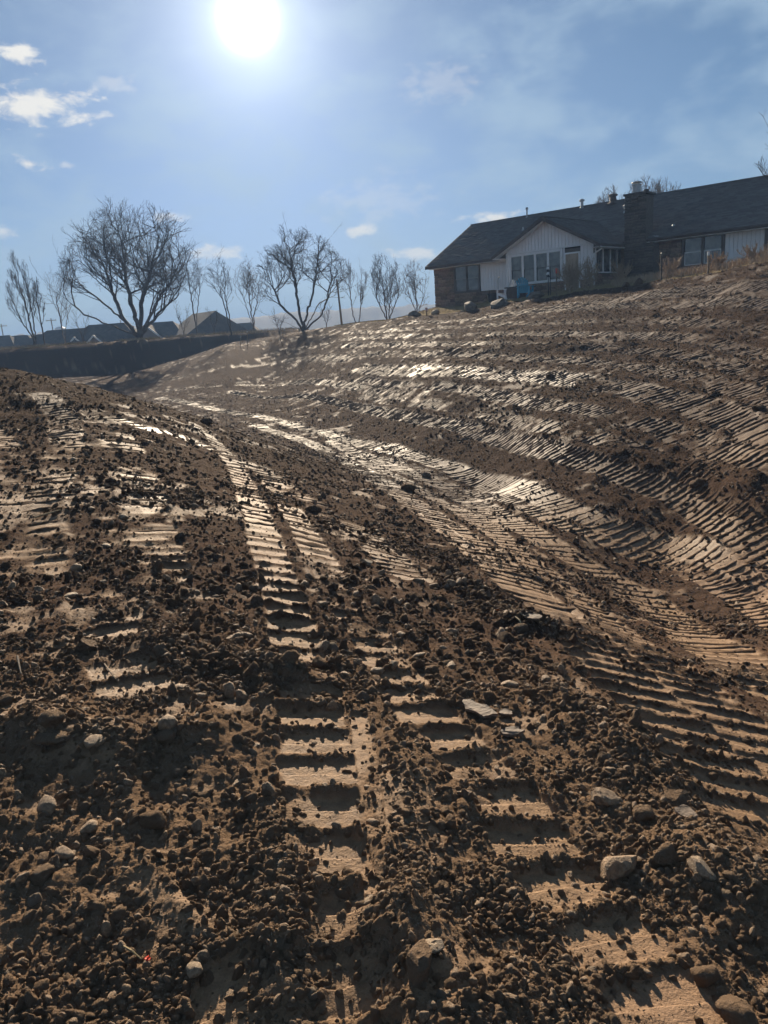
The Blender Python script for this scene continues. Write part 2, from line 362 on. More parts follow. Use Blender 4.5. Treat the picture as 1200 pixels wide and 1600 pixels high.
CTRL += [polar(6, -34, -1.33), polar(9, -34, -1.05), polar(14, -36, -.65), polar(26, -30, -1.6), polar(40, -30, -3.2), polar(25, -22, -2.1), polar(25, -10, -3.2),
         polar(1.0, -90, -1.55), polar(1.0, 90, -1.65), polar(1.0, 180, -1.6), polar(0.4, 0, -1.6), polar(4, 90, -2.2), polar(4, 180, -1.7), polar(4, -90, -1.4), polar(12, 90, -2.2), polar(12, 180, -1.8), polar(12, -90, -.2),
         polar(30, 60, 1.0), polar(30, 120, 0), polar(30, 180, -1.5), polar(30, -120, -.5), polar(30, -60, -.6), polar(80, 60, 1.5), polar(80, 120, 0), polar(80, 180, -2), polar(80, -120, -1), polar(80, -60, -.8), polar(12, 50, -2.2), polar(6, 50, -2.7),
         polar(100, -28, -3.2), polar(100, -18, -3.2), polar(80, -14, -2.1), polar(80, -10.5, -1.0), polar(100, 0, -.5), polar(125, -28, -3), polar(125, -5, -2.2), polar(110, 10, -.6), polar(90, 25, 1.2)]
CTRL = np.array(CTRL)
def pc(x, y):
    r = np.sqrt(x * x + y * y); th = np.arctan2(x, y); q = np.log(r + 1.2)
    return q * np.sin(th * 0.98) * 1.0, q * np.cos(th * 0.98), 0
def feat(x, y):
    r = np.sqrt(x * x + y * y); q = np.log(r + 1.0) * 1.3
    return np.stack([q * x / np.maximum(r, 1e-6), q * y / np.maximum(r, 1e-6)], -1)
def _tps(d2): return np.where(d2 > 1e-12, d2 * np.log(np.maximum(d2, 1e-12)), 0.0)
_cf = feat(CTRL[:, 0], CTRL[:, 1]); _n = len(CTRL)
_K = _tps(((_cf[:, None] - _cf[None]) ** 2).sum(-1)) + np.eye(_n) * 0.0015
_Pm = np.hstack([np.ones((_n, 1)), _cf])
_A = np.block([[_K, _Pm], [_Pm.T, np.zeros((3, 3))]])
_sol = np.linalg.solve(_A, np.concatenate([CTRL[:, 2], np.zeros(3)]))
_BT0 = atan2(*pix_ray(450, 530)[:2]); _BT1 = atan2(*pix_ray(510, 515)[:2])
def macro(x, y):
    x = np.atleast_1d(np.asarray(x, float)); y = np.atleast_1d(np.asarray(y, float)); shp = x.shape; x = x.ravel(); y = y.ravel()
    out = np.empty(len(x))
    for i in range(0, len(x), 60000):
        f = feat(x[i:i + 60000], y[i:i + 60000])
        d2 = (f ** 2).sum(1)[:, None] + (_cf ** 2).sum(1)[None] - 2 * f @ _cf.T
        out[i:i + 60000] = _tps(np.maximum(d2, 0)) @ _sol[:_n] + _sol[_n] + f @ _sol[_n + 1:]
    r = np.sqrt(x * x + y * y); th = np.arctan2(x, y)
    # the far bank: a steep face up to a level top that falls away again behind
    wt = np.clip((_BT1 - th) / (_BT1 - _BT0), 0, 1) * np.clip((th + 1.2) / .3, 0, 1); wt = wt * wt * (3 - 2 * wt)
    wd = np.clip(2.3 * (.02 - out), 1.2, 7.6); f = np.clip((r - (84.5 - wd)) / wd, 0, 1); f = np.where(f < .5, .5 * (2 * f) ** 1.3, 1 - .5 * (2 - 2 * f) ** 1.6); bk = np.clip((r - 92) / 45, 0, 1); bk = bk * bk * (3 - 2 * bk)
    out = out + (f * wt) * ((.02 - 2.6 * bk) - out)
    k = np.clip((r - 100) / 60, 0, 1); k = k * k * (3 - 2 * k)
    return (out * (1 - k) + (-2.6) * k).reshape(shp)
def march(px, py, fn, dmax=140.0):
    """first point where the ray through a photo pixel meets the ground"""
    r = pix_ray(px, py); d = np.geomspace(0.5, dmax, 1500)
    z = fn(r[0] * d, r[1] * d); below = np.nonzero(r[2] * d < z)[0]
    if len(below) == 0: return None
    i = below[0]
    if i == 0: dd = d[0]
    else:
        a = r[2] * d[i - 1] - z[i - 1]; b = r[2] * d[i] - z[i]; dd = d[i - 1] + (d[i] - d[i - 1]) * a / (a - b)
    return r[0] * dd, r[1] * dd

# ------------------------------------------------------------------ machine tracks pressed into the soil
# photo-traced centre lines: (points, width m, cleat pitch m, depth m, cover 0..1 of loose soil, moisture)
TRACKS = [
    ([(540, 1640), (524, 1480), (518, 1400), (508, 1280), (490, 1150), (470, 1030), (440, 920), (402, 810), (380, 750), (350, 705), (300, 660)], .31, .235, .022, .10, .08),
    ([(590, 1400), (583, 1290), (575, 1200), (560, 1120)], .09, 9, .006, .45, .1),
    ([(1090, 1640), (980, 1495), (870, 1370), (795, 1255), (742, 1195), (700, 1152), (650, 1092), (590, 1010), (510, 890), (450, 790), (410, 730)], .30, .235, .022, .34, .08),
    ([(390, 1600), (372, 1545)], .22, .235, .018, .1, .05),
    ([(1230, 1300), (1150, 1220), (1060, 1130), (960, 1040), (870, 965), (800, 905), (700, 825), (600, 755), (500, 700), (400, 665)], .62, .2, .022, .02, .10),
    ([(1230, 1090), (1120, 1015), (1010, 940), (900, 875), (800, 820), (700, 768), (600, 725), (520, 690)], .58, .18, .022, .0, .12),
    ([(1230, 1200), (1100, 1092), (1000, 1012), (900, 935), (820, 873), (720, 802), (620, 747), (540, 712)], .42, .19, .022, .12, .12),
    ([(760, 880), (700, 830), (640, 780), (590, 745), (540, 720), (470, 690)], .2, 9, .02, .4, .35),
    ([(1240, 930), (1150, 893), (1050, 858), (950, 822), (860, 787), (780, 757), (710, 733), (640, 712), (560, 692), (450, 662), (340, 640), (250, 622)], .66, .16, .032, .03, .22),
    ([(1240, 985), (1150, 930), (1050, 885), (950, 848), (860, 812), (780, 780), (690, 748), (600, 718)], .35, .15, .03, .40, .12),
    ([(1240, 880), (1150, 820), (1060, 772), (960, 735), (860, 704), (760, 677), (660, 654), (560, 636), (460, 619), (360, 612)], .55, .16, .042, .12, .10),
    ([(1240, 830), (1150, 770), (1060, 726), (960, 693), (860, 667), (760, 646), (660, 629), (560, 615)], .5, .16, .04, .60, .08),
    ([(1240, 745), (1150, 705), (1060, 675), (960, 650), (860, 630), (760, 615), (660, 603), (560, 592)], .55, .17, .042, .40, .10),
    ([(1240, 685), (1120, 640), (1020, 615), (920, 597), (820, 588), (720, 580), (640, 578), (560, 575)], .85, .19, .045, .22, .42),
    ([(1240, 640), (1120, 600), (1000, 575), (880, 562), (760, 555), (640, 553), (540, 552)], .6, .19, .042, .52, .12),
    ([(1240, 600), (1120, 567), (1000, 548), (880, 540), (760, 537), (640, 538), (540, 540)], .6, .2, .042, .50, .15),
    ([(1240, 560), (1120, 535), (1000, 525), (880, 522), (760, 522), (640, 525), (540, 530), (440, 545)], .6, .21, .045, .46, .2),
    ([(1240, 520), (1120, 505), (1000, 500), (880, 503), (760, 508), (640, 514), (540, 520)], .6, .21, .045, .52, .12),
    ([(1240, 478), (1120, 472), (1000, 475), (900, 482), (800, 492), (700, 502), (600, 510)], .75, .21, .045, .45, .15),
    ([(1240, 448), (1140, 450), (1040, 458), (950, 470), (860, 482), (780, 492)], 1.1, .22, .045, .10, .10),
    ([(70, 880), (75, 800), (90, 730), (105, 685), (95, 645), (65, 615)], .45, .19, .026, .40, .16),
    ([(640, 900), (560, 830), (450, 762), (380, 720), (300, 688), (220, 668), (140, 645)], .45, .17, .026, .36, .25),
    ([(-30, 920), (20, 830), (35, 760), (10, 700), (-30, 660)], .45, .2, .026, .52, .12),
    ([(250, 900), (232, 820), (215, 750), (200, 700), (150, 640)], .45, .2, .026, .66, .15),
    ([(180, 960), (150, 860), (145, 770), (160, 700), (150, 655)], .4, .19, .024, .72, .1),
    ([(390, 1400), (330, 1300), (260, 1150), (170, 1000), (140, 900)], .35, .24, .022, .8, .1),
    ([(660, 620), (560, 605), (440, 600), (330, 603), (250, 612)], .6, .16, .04, .45, .18),
    ([(560, 560), (460, 562), (380, 572), (300, 585), (220, 600)], .8, .18, .04, .5, .14),
]
def spline(pts, sub=4):
    P = [np.array(p) for p in pts]; P = [2 * P[0] - P[1]] + P + [2 * P[-1] - P[-2]]; out = []
    for i in range(1, len(P) - 2):
        for k in range(sub):
            t = k / sub; a, b, c, d = P[i - 1:i + 3]
            out.append(.5 * (2 * b + (c - a) * t + (2 * a - 5 * b + 4 * c - d) * t * t + (3 * b - a - 3 * c + d) * t ** 3))
    out.append(P[-2]); return np.array(out)
TW = []
for (pl, w, pitch, dep, cover, moist) in TRACKS:
    q = [march(x, y, macro) for x, y in pl]; q = [p for p in q if p is not None]
    if len(q) > 1: TW.append((spline(q), w, pitch, dep, cover, moist))

# heaps of crumbs pushed up along the tracks: (points, width, height)
WINDROWS = [([(700, 905), (790, 965), (840, 985)], .30, .07), ([(880, 1120), (960, 1190), (1010, 1260), (1100, 1350), (1200, 1420)], .34, .07), ([(640, 1470), (690, 1560), (700, 1640)], .20, .07),
            ([(60, 1150), (180, 1180), (280, 1160)], .25, .06), ([(250, 1010), (380, 1040), (450, 1060)], .25, .05),
            ([(1200, 780), (1080, 735), (950, 700)], .35, .07), ([(900, 545), (800, 545), (700, 550)], .5, .1), ([(420, 1250), (440, 1400), (445, 1560)], .12, .035), ([(620, 1150), (640, 1300), (650, 1420)], .14, .03),
            ([(640, 498), (700, 492), (770, 483), (830, 473)], .8, .04), ([(830, 473), (890, 463), (950, 456), (1040, 442), (1120, 432), (1220, 416)], .7, .09), ([(500, 516), (570, 507), (640, 499)], .9, .10)]
WW = []
for (pl, w, h) in WINDROWS:
    q = [march(x, y, macro) for x, y in pl]; q = [p for p in q if p is not None]
    if len(q) > 1: WW.append((spline(q), w, h))

# polar sheet, finest where it is seen largest
def rows_r():
    r = [0.30]
    while r[-1] < 95:
        x = r[-1]; slope = 1.6 / x + (0.30 if 7 < x < 48 else 0.16)
        r.append(x + max(1.7 * x / (768 * slope), 0.0035) if x > 0.9 else x * 1.06)
    while r[-1] < 2300: r.append(r[-1] * 1.09)
    return np.array(r)
RR = rows_r()
_f = np.radians(np.arange(-36.5, 36.51, 0.108)); _c = np.radians(np.concatenate([np.linspace(36.5, 62, 52)[1:], np.linspace(62, 298, 70)[1:-1], np.linspace(298, 323.5, 52)[:-1]]))
TH = np.concatenate([_f, _c]); NC, NR = len(TH), len(RR)
GX = RR[:, None] * np.sin(TH)[None]; GY = RR[:, None] * np.cos(TH)[None]
# macro on a coarser set of rows and columns, then interpolated
_ri = np.unique(np.concatenate([np.arange(0, NR, 6), np.nonzero((RR > 72) & (RR < 100))[0], [NR - 1]])); _ci = np.unique(np.concatenate([np.arange(0, len(_f), 6), [len(_f) - 1], np.arange(len(_f), NC)]))
_mz = macro(GX[np.ix_(_ri, _ci)], GY[np.ix_(_ri, _ci)])
_t = np.empty((len(_ri), NC))
for i in range(len(_ri)): _t[i] = np.interp(np.arange(NC), _ci, _mz[i])
GZ = np.empty((NR, NC))
for j in range(NC): GZ[:, j] = np.interp(np.arange(NR), _ri, _t[:, j])
px, py = GX.ravel(), GY.ravel(); pr = np.sqrt(px * px + py * py)
near = np.nonzero(pr < 100)[0]
X, Y, Rr = px[near], py[near], pr[near]

# lawn: everything on the house side of the dirt edge
_edge = np.array([at(x, y, d)[:2] for x, y, d in [(500, 512, 74), (560, 506, 57), (650, 497, 46.2), (770, 482, 42.2), (825, 472, 40.7), (890, 462, 38.2), (950, 455, 36.2), (1040, 441, 34.2), (1115, 431, 32.7), (1200, 417, 30.2), (1400, 380, 26)]])
_eth = np.arctan2(_edge[:, 0], _edge[:, 1]); _er = np.hypot(_edge[:, 0], _edge[:, 1]); _o = np.argsort(_eth)
_thv = np.arctan2(X, Y)
edge_r = np.interp(_thv, _eth[_o], _er[_o]) + (fbm(X * .9, Y * .9, 5, 3) - .5) * 1.6
lawn = np.where((_thv > _eth[_o][0]) & (_thv < 1.0), np.clip((Rr - edge_r) / .35, 0, 1), np.clip((Rr - 88) / 2, 0, 1))

dz = np.zeros(len(X)); compact = np.zeros(len(X)); moist = np.zeros(len(X)); flat = np.zeros(len(X))
big = fbm(X * .55, Y * .55, 11, 4); mid = fbm(X * 2.1, Y * 2.1, 21, 4); fine = fbm(X * 9, Y * 9, 31, 3)
patch = fbm(X * .8, Y * .8, 77, 4); patch2 = fbm(X * 3.3, Y * 3.3, 78, 3)
for (pl, w, pitch, dep, cover, mo) in TW:
    s0 = RNG.uniform(0, 5); hw = w / 2
    best = np.full(len(X), 9.0); arc = np.zeros(len(X)); side = np.zeros(len(X)); tdx = np.zeros(len(X)); tdy = np.zeros(len(X))
    for a, b in zip(pl[:-1], pl[1:]):
        L = np.hypot(*(b - a)); m = hw * 1.7 + .1
        k = np.nonzero((X > min(a[0], b[0]) - m) & (X < max(a[0], b[0]) + m) & (Y > min(a[1], b[1]) - m) & (Y < max(a[1], b[1]) + m))[0]
        if len(k):
            tx, ty = (b - a) / L; qx, qy = X[k] - a[0], Y[k] - a[1]
            s = np.clip(qx * tx + qy * ty, 0, L); t = np.hypot(qx - s * tx, qy - s * ty)
            u = t < best[k]; kk = k[u]; best[kk] = t[u]; arc[kk] = s0 + s[u]; side[kk] = np.sign(qx * ty - qy * tx)[u]; tdx[kk] = tx; tdy[kk] = ty
        s0 += L
    k = np.nonzero(best < hw * 1.7 + .1)[0]
    if not len(k): continue
    t = best[k] / hw * (1 + .30 * (patch2[k] - .5) + .22 * (fine[k] - .5))
    inside = np.clip((1.0 - t) / .12, 0, 1)
    ph = (arc[k] + .06 * side[k] * best[k] + .24 * min(pitch, .3) * (mid[k] - .5) + .12 * min(pitch, .3) * (fine[k] - .5)) / pitch; cell = np.floor(ph); ph = ph - cell
    cr = _rnd(cell.astype(np.int64), np.zeros(len(k), np.int64), int(w * 100) + 3)
    barw = .13 + .12 * cr + .10 * (fine[k] - .5)
    bar = np.clip(1 - np.abs(ph - .5) / barw, 0, 1) if pitch < 5 else np.zeros(len(k))
    bar = bar * bar * (3 - 2 * bar)
    bar = bar * np.clip((7.0 - Rr[k]) / 2.0, 0, 1)      # farther off the ridges between the cleats are built one by one below
    cov = np.clip((patch[k] * .55 + patch2[k] * .45 - (.70 - .42 * cover)) / .10, 0, 1)      # loose soil spilled over the print
    cov = np.maximum(cov, np.clip((cr - (1.05 - .3 * cover)) / .1, 0, 1))
    print_ = inside * (1 - cov)
    tilt = (ph - .5) * dep * .35 if pitch < 5 else 0
    h = -dep * .4 * inside + print_ * (bar * dep * (.75 + .7 * (fine[k] - .3)) + tilt) + np.exp(-((t - 1.2) / .2) ** 2) * dep * .5 * np.clip(patch2[k] * 3 - .9, 0, 1.4)
    dz[k] = dz[k] * (1 - inside * .85) + h
    sm = print_ * np.clip(1 - bar * 2.0, 0, 1)
    compact[k] = np.maximum(compact[k] * (1 - inside * .8), sm); flat[k] = np.maximum(flat[k], print_ * np.clip(1 - bar * 1.1, 0, 1))
    moist[k] = np.maximum(moist[k] * (1 - inside * .6), sm * mo * np.clip((big[k] - .38) * 5, 0, 1))
for (pl, w, hgt) in WW:
    best = np.full(len(X), 9.0)
    for a, b in zip(pl[:-1], pl[1:]):
        L = np.hypot(*(b - a)); k = np.nonzero((X > min(a[0], b[0]) - w * 2) & (X < max(a[0], b[0]) + w * 2) & (Y > min(a[1], b[1]) - w * 2) & (Y < max(a[1], b[1]) + w * 2))[0]
        if len(k):
            tx, ty = (b - a) / L; qx, qy = X[k] - a[0], Y[k] - a[1]; s = np.clip(qx * tx + qy * ty, 0, L)
            best[k] = np.minimum(best[k], np.hypot(qx - s * tx, qy - s * ty))
    g = np.exp(-(best / w * 1.6) ** 2) * (.35 + 1.1 * mid); dz += g * hgt * 1.3
    compact *= 1 - np.clip(g * 1.5, 0, 1); flat *= 1 - np.clip(g * 1.5, 0, 1)
# slick patches of smeared clay between the tracks
slick = np.clip((big * .35 + patch2 * .65 - .64) / .05, 0, 1) * (1 - lawn)
compact = np.maximum(compact, slick * .6); moist = np.maximum(moist, slick * .12); flat = np.maximum(flat, slick * .6)
compact *= 1 - lawn
rough = (1 - flat); far_fade0 = np.clip((75 - Rr) / 20, .5, 1)
dz += (big - .5) * (.045 + .05 * np.clip((Rr - 3) / 6, 0, 1)) + (mid - .5) * .036 * (.3 + .7 * rough) + (fine - .5) * .022 * (.5 + .5 * rough)
hum = fbm(X * 3.1, Y * 3.1, 61, 3, .6); dz += rough * (hum - .5) * .07 * np.clip((Rr - 7) / 8, 0, 1) * far_fade0
dens = np.clip(.35 + (patch2 - .4) * 1.6, .1, 1)
far_fade = np.clip((90 - Rr) / 20, 0, 1)
dz += rough * dens * far_fade * clods(X / .19, Y / .19, 101, .5) * .04
k = np.nonzero(Rr < 22)[0]; dz[k] += (rough * dens)[k] * clods(X[k] / .085, Y[k] / .085, 111, .7) * .022
k = np.nonzero(Rr < 9)[0]; dz[k] += (rough * (.4 + .6 * dens))[k] * clods(X[k] / .038, Y[k] / .038, 121, .85) * .011
k = np.nonzero(Rr < 4.5)[0]; dz[k] += (rough * .9 + .05)[k] * clods(X[k] / .018, Y[k] / .018, 131, .9) * .006
dz *= (1 - lawn * .7) * np.clip((100 - Rr) / 10, 0, 1)
gz = GZ.ravel(); gz[near] += dz; GZ = gz.reshape(NR, NC)
COMP = np.zeros(NR * NC); COMP[near] = compact; MOI = np.zeros(NR * NC); MOI[near] = moist; LAWN = np.ones(NR * NC); LAWN[near] = lawn
FLAT = np.zeros(NR * NC); FLAT[near] = np.maximum(flat, lawn); FLAT2 = FLAT.reshape(NR, NC)

def grid_index(x, y):
    r = np.hypot(x, y); th = np.arctan2(x, y); th = np.where(th < TH[0], th + 2 * pi, th)
    i = np.clip(np.interp(r, RR, np.arange(NR)), 0, NR - 1.001); j = np.clip(np.interp(th, TH, np.arange(NC)), 0, NC - 1.001)
    return i, j
def sample(A, x, y):
    i, j = grid_index(np.asarray(x, float), np.asarray(y, float)); a = i.astype(int); b = j.astype(int); fi = i - a; fj = j - b
    return (A[a, b] * (1 - fj) + A[a, b + 1] * fj) * (1 - fi) + (A[a + 1, b] * (1 - fj) + A[a + 1, b + 1] * fj) * fi
def ground_z(x, y): return sample(GZ, x, y)
def gz1(x, y): return float(ground_z(np.array([x]), np.array([y]))[0])
def on_ground(px_, py_):
    p = march(px_, py_, ground_z); return (p[0], p[1], gz1(*p)) if p else None

_id = np.arange(NR * NC).reshape(NR, NC)
_q = np.stack([_id[:-1, :], _id[1:, :], np.roll(_id, -1, 1)[1:, :], np.roll(_id, -1, 1)[:-1, :]], -1).reshape(-1, 4)[:, ::-1]
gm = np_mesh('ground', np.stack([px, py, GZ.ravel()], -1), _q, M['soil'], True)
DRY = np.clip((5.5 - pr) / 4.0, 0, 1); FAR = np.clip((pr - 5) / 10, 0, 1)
for nm, arr in (('compact', COMP), ('moist', MOI), ('lawn', LAWN), ('dry', DRY), ('far', FAR), ('damp_shade_lift', np.clip((pr - 8) / 8, 0, 1) * np.clip((80 - pr) / 4, .25, 1))):  # damp darkening eased on the far bank: its shaded face is lightened in colour
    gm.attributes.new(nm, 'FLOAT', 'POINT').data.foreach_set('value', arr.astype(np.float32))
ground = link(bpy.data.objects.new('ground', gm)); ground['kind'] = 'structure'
ground['label'] = 'graded brown soil pressed with machine tracks, rising to the house'

# ridges of soil left standing between the cleat prints of the tracks farther off
def cleat_ridges():
    rng = np.random.default_rng(5); V = []; nseg = 7; cnt = 0; u = np.linspace(-1, 1, nseg)
    for (pl, w, pitch, dep, cover, mo) in TW:
        if pitch > 5: continue
        HF = {.042: .42, .032: .32}.get(dep, .33) if dep > .028 else .42
        seg = np.hypot(*np.diff(pl, axis=0).T); S = np.concatenate([[0], np.cumsum(seg)])
        for s_ in np.arange(0, S[-1], pitch):
            k = min(np.searchsorted(S, s_, side='right') - 1, len(seg) - 1); t = (pl[k + 1] - pl[k]) / seg[k]; c = pl[k] + t * (s_ - S[k]) + t * rng.normal(0, .05) * pitch
            r = np.hypot(*c)
            if r < 5.6 or r > 80 or rng.random() < .04: continue
            nrm = np.array([-t[1], t[0]]); wob = rng.normal(0, .05, nseg) * pitch + u * rng.normal(0, .08) * pitch
            P = c[None] + nrm[None] * (u * w / 2 * rng.uniform(.88, 1.04))[:, None] + t[None] * wob[:, None]
            pa = fbm(P[:, 0] * .8, P[:, 1] * .8, 77, 4) * .55 + fbm(P[:, 0] * 3.3, P[:, 1] * 3.3, 78, 3) * .45
            cov = np.clip((pa - (.70 - .42 * cover)) / .10, 0, 1)
            h = dep * HF * rng.uniform(.6, 1.3) * (1 - cov) * np.clip(rng.normal(1, .3, nseg), .2, 1.7) * np.clip((1.08 - np.abs(u)) * 6, .3, 1) * np.clip((r - 5.4) / 1.2, .2, 1) - .02 * cov
            if h.max() < .008: continue
            z = ground_z(P[:, 0], P[:, 1]); b0_, b1_ = rng.uniform(.20, .30), rng.uniform(.20, .30)
            for off, hh in ((-b0_ * pitch, -.012), (-.07 * pitch, 1.0), (.06 * pitch, .92), (b1_ * pitch, -.012)):
                q = P + t[None] * off; V.append(np.stack([q[:, 0], q[:, 1], z + (h * hh if hh > 0 else hh)], -1))
            cnt += 1
    V = np.array(V).reshape(cnt, 4, nseg, 3); I = np.arange(cnt * 4 * nseg).reshape(cnt, 4, nseg)
    F = np.stack([I[:, :-1, :-1], I[:, :-1, 1:], I[:, 1:, 1:], I[:, 1:, :-1]], -1).reshape(-1, 4)
    co = V.reshape(-1, 3); me = np_mesh('cleat_ridges', co, F, M['soil'], False); rr = np.hypot(co[:, 0], co[:, 1]); n = len(co)
    for nm, arr in (('compact', np.full(n, .25)), ('moist', np.zeros(n)), ('lawn', np.zeros(n)), ('dry', np.zeros(n)), ('far', np.full(n, .3)), ('damp_shade_lift', np.clip((rr - 8) / 8, 0, 1))):
        me.attributes.new(nm, 'FLOAT', 'POINT').data.foreach_set('value', arr.astype(np.float32))
    o = link(bpy.data.objects.new('cleat_ridges', me)); o['kind'] = 'stuff'; o['label'] = 'rows of small soil ridges between the cleat prints of the machine tracks'
    print('ridges', cnt)
cleat_ridges()

# ------------------------------------------------------------------ far wooded hills
def ridge(name, d, pts, base, bump, seed, label):
    """a long wooded rise: pts = photo (x, y) of its skyline"""
    xs = np.linspace(pts[0][0], pts[-1][0], 420); ys = np.interp(xs, [p[0] for p in pts], [p[1] for p in pts])
    top = np.array([at(x, y, d) for x, y in zip(xs, ys)]); th = np.arctan2(top[:, 0], top[:, 1])
    V = []; prof = [(-.16, 0.0), (-.10, .35), (-.05, .75), (-.02, .93), (0, 1.0), (.05, .9), (.2, .4), (.4, 0)]
    for j, (o, k) in enumerate(prof):
        rr = d * (1 + o); jag = (fbm(xs * .12, xs * 0 + j * 3.3, seed, 3, .65) - .5) * bump * (1 if 0 < j < 7 else 0)
        V.append(np.stack([np.sin(th) * rr, np.cos(th) * rr, base + (top[:, 2] - base) * k + jag], -1))
    V = np.array(V); n, mcol = V.shape[:2]; I = np.arange(n * mcol).reshape(n, mcol)
    F = np.stack([I[:-1, :-1], I[:-1, 1:], I[1:, 1:], I[1:, :-1]], -1).reshape(-1, 4)
    o = link(bpy.data.objects.new(name, np_mesh(name, V.reshape(-1, 3), F, M['wood']))); o['kind'] = 'structure'; o['label'] = label; return o
ridge('hills', 620, [(-500, 560), (-100, 532), (0, 526), (120, 516), (250, 508), (370, 498), (450, 489), (560, 481), (660, 477), (760, 470), (900, 465), (1100, 455), (1700, 430)], -4, 4.5, 3, 'wooded ridge fading blue along the horizon')

# ------------------------------------------------------------------ ranch house on the rise
HZ0 = 0.8                                        # local zero of the house
house = thing('ranch_house', 'low brown stone and white siding ranch house with grey shingle roof on the rise', 'house', (HL[0], HL[1], HZ0), HANG)
EV = EAVE_Z - HZ0; RIDGE_V, RIDGE = 5.25, 6.054 - HZ0; PIT = (RIDGE - EV) / RIDGE_V
HLEN, WALLV = 27.0, 0.56
WU0, WU1, WV, WC = 7.8, 12.95, -2.62, 10.37      # gable wing: walls, face, ridge line
WEV, WRZ, WOV = 3.10 - HZ0, 4.77 - HZ0, 0.55     # wing eave height, ridge height, eave overhang
WP = (WRZ - WEV) / 3.2
stone_meshes = []
for k in range(7):
    bm = bmesh.new(); bmesh.ops.create_cube(bm, size=1.0)
    bmesh.ops.bevel(bm, geom=list(bm.edges), offset=.07, segments=1, affect='EDGES')
    rr = random.Random(k)
    for v in bm.verts: v.co += Vector((rr.uniform(-.06, .06), rr.uniform(-.08, .08), rr.uniform(-.06, .06)))
    me = bpy.data.meshes.new('stone'); bm.to_mesh(me); bm.free(); stone_meshes.append(me)
def stones(parent, mat, u0, u1, z0, z1, v, axis='u', hmin=.13, hmax=.24, seed=1, wmin=.26, wmax=.62):
    """laid stones: a row at a time; axis u: face at constant v; axis v: face at constant u (u0..u1 run along v)"""
    rr = random.Random(seed); z = z0; ms = []
    for m in stone_meshes:
        c = m.copy(); c.materials.append(mat); ms.append(c)
    while z < z1 - .04:
        h = min(rr.uniform(hmin, hmax), z1 - z)
        if z1 - z - h < .07: h = z1 - z
        u = u0
        while u < u1 - .03:
            w = rr.uniform(wmin, wmax)
            if u1 - u - w < .16: w = u1 - u
            o = bpy.data.objects.new('stone', rr.choice(ms)); d = rr.uniform(.07, .13)
            if axis == 'u': o.location = (u + w / 2, v, z + h / 2); o.scale = (w - .014, d, h - .014)
            else: o.location = (v, u + w / 2, z + h / 2); o.scale = (d, w - .014, h - .014)
            link(o, parent); u += w
        z += h
def siding(name, parent, u0, u1, v, zlo, ztop, mat, axis='u', pitch=.2):
    """vertical grooved boards joined into one panel; ztop may be a function of u"""
    b = MB(); u = u0
    while u < u1 - .01:
        w = min(pitch, u1 - u); a, c = u + .008, u + w - .008
        za, zc = (ztop(a), ztop(c)) if callable(ztop) else (ztop, ztop)
        if axis == 'u':
            pts = [(a, v, zlo), (c, v, zlo), (c, v, zc), (a, v, za)]
            if callable(ztop) and a < WC < c: pts = [(a, v, zlo), (c, v, zlo), (c, v, zc), (WC, v, ztop(WC)), (a, v, za)]
            b.poly(pts, (0, .03, 0))
        else: b.poly([(v, a, zlo), (v, c, zlo), (v, c, zc), (v, a, za)], (-.03, 0, 0))
        u += w
    return b.build(name, mat, parent)
def window(parent, u0, u1, z0, z1, v, units, trim, trimw=.08, axis='u', sash=True, name='window', mid=True):
    """frame with units side by side, each of two sashes"""
    def P(b, a0, a1, y0, y1, b0, b1):
        if axis == 'u': b.box(a0, a1, v + y0, v + y1, b0, b1)
        else: b.box(v - y1, v - y0, a0, a1, b0, b1)
    f = MB(); P(f, u0, u1, -.07, .0, z1 - trimw, z1); P(f, u0, u1, -.09, .0, z0, z0 + trimw)
    P(f, u0, u0 + trimw, -.068, .0, z0 + trimw, z1 - trimw); P(f, u1 - trimw, u1, -.068, .0, z0 + trimw, z1 - trimw)
    wd = (u1 - u0 - trimw) / units
    for k in range(1, units): P(f, u0 + k * wd, u0 + k * wd + trimw, -.068, .0, z0 + trimw, z1 - trimw)
    w = f.build(name, trim, parent)
    for k in range(units):
        a, c = u0 + trimw + k * wd, u0 + (k + 1) * wd; g = MB(); P(g, a, c, -.012, -.004, z0 + trimw, z1 - trimw); g.build('pane', M['glass'], w)
        if sash:
            m = MB(); zm = (z0 + z1) / 2 - .03
            P(m, a, c, -.05, -.014, zm - .025, zm + .025)
            for q in (a, c - .035): P(m, q, q + .035, -.045, -.014, z0 + trimw, zm - .025)
            P(m, a + .035, c - .035, -.045, -.014, z0 + trimw, z0 + trimw + .04)
            m.build('sash', M['sash'] if sash is True else sash, w)
    return w
M['sash'] = mottled('dark_sash', (0.16, 0.155, 0.15), (0.2, 0.195, 0.19), 2, 0.6, 0.05)
# main walls: a masonry core behind every face
w = MB()
w.box(.22, WU1 - .1, WALLV + .06, 9.9, -1.0, EV - .04); w.box(WU1 - .1, HLEN, WALLV + .06, 9.9, -1.0, EV - .02)
w.add([(.22, WALLV + .06, EV - .04), (.22, 9.9, EV - .04), (.22, RIDGE_V, RIDGE - .25), (.30, WALLV + .06, EV - .04), (.30, 9.9, EV - .04), (.30, RIDGE_V, RIDGE - .25)], [(0, 1, 2), (3, 5, 4), (0, 2, 5, 3), (1, 4, 5, 2)])
w.box(WU0 + .06, WU1 - .06, WV + .06, WALLV, -1.0, WEV - .05)
core = w.build('wall', M['mortar'], house)
LW0, LW1 = 1.55 - HZ0, 3.12 - HZ0
stones(core, M['stone'], .22, 1.80, -.55, EV - .04, WALLV + .02, seed=1)
stones(core, M['stone'], 1.80, WU0, -.55, LW0 - .06, WALLV + .02, seed=2)
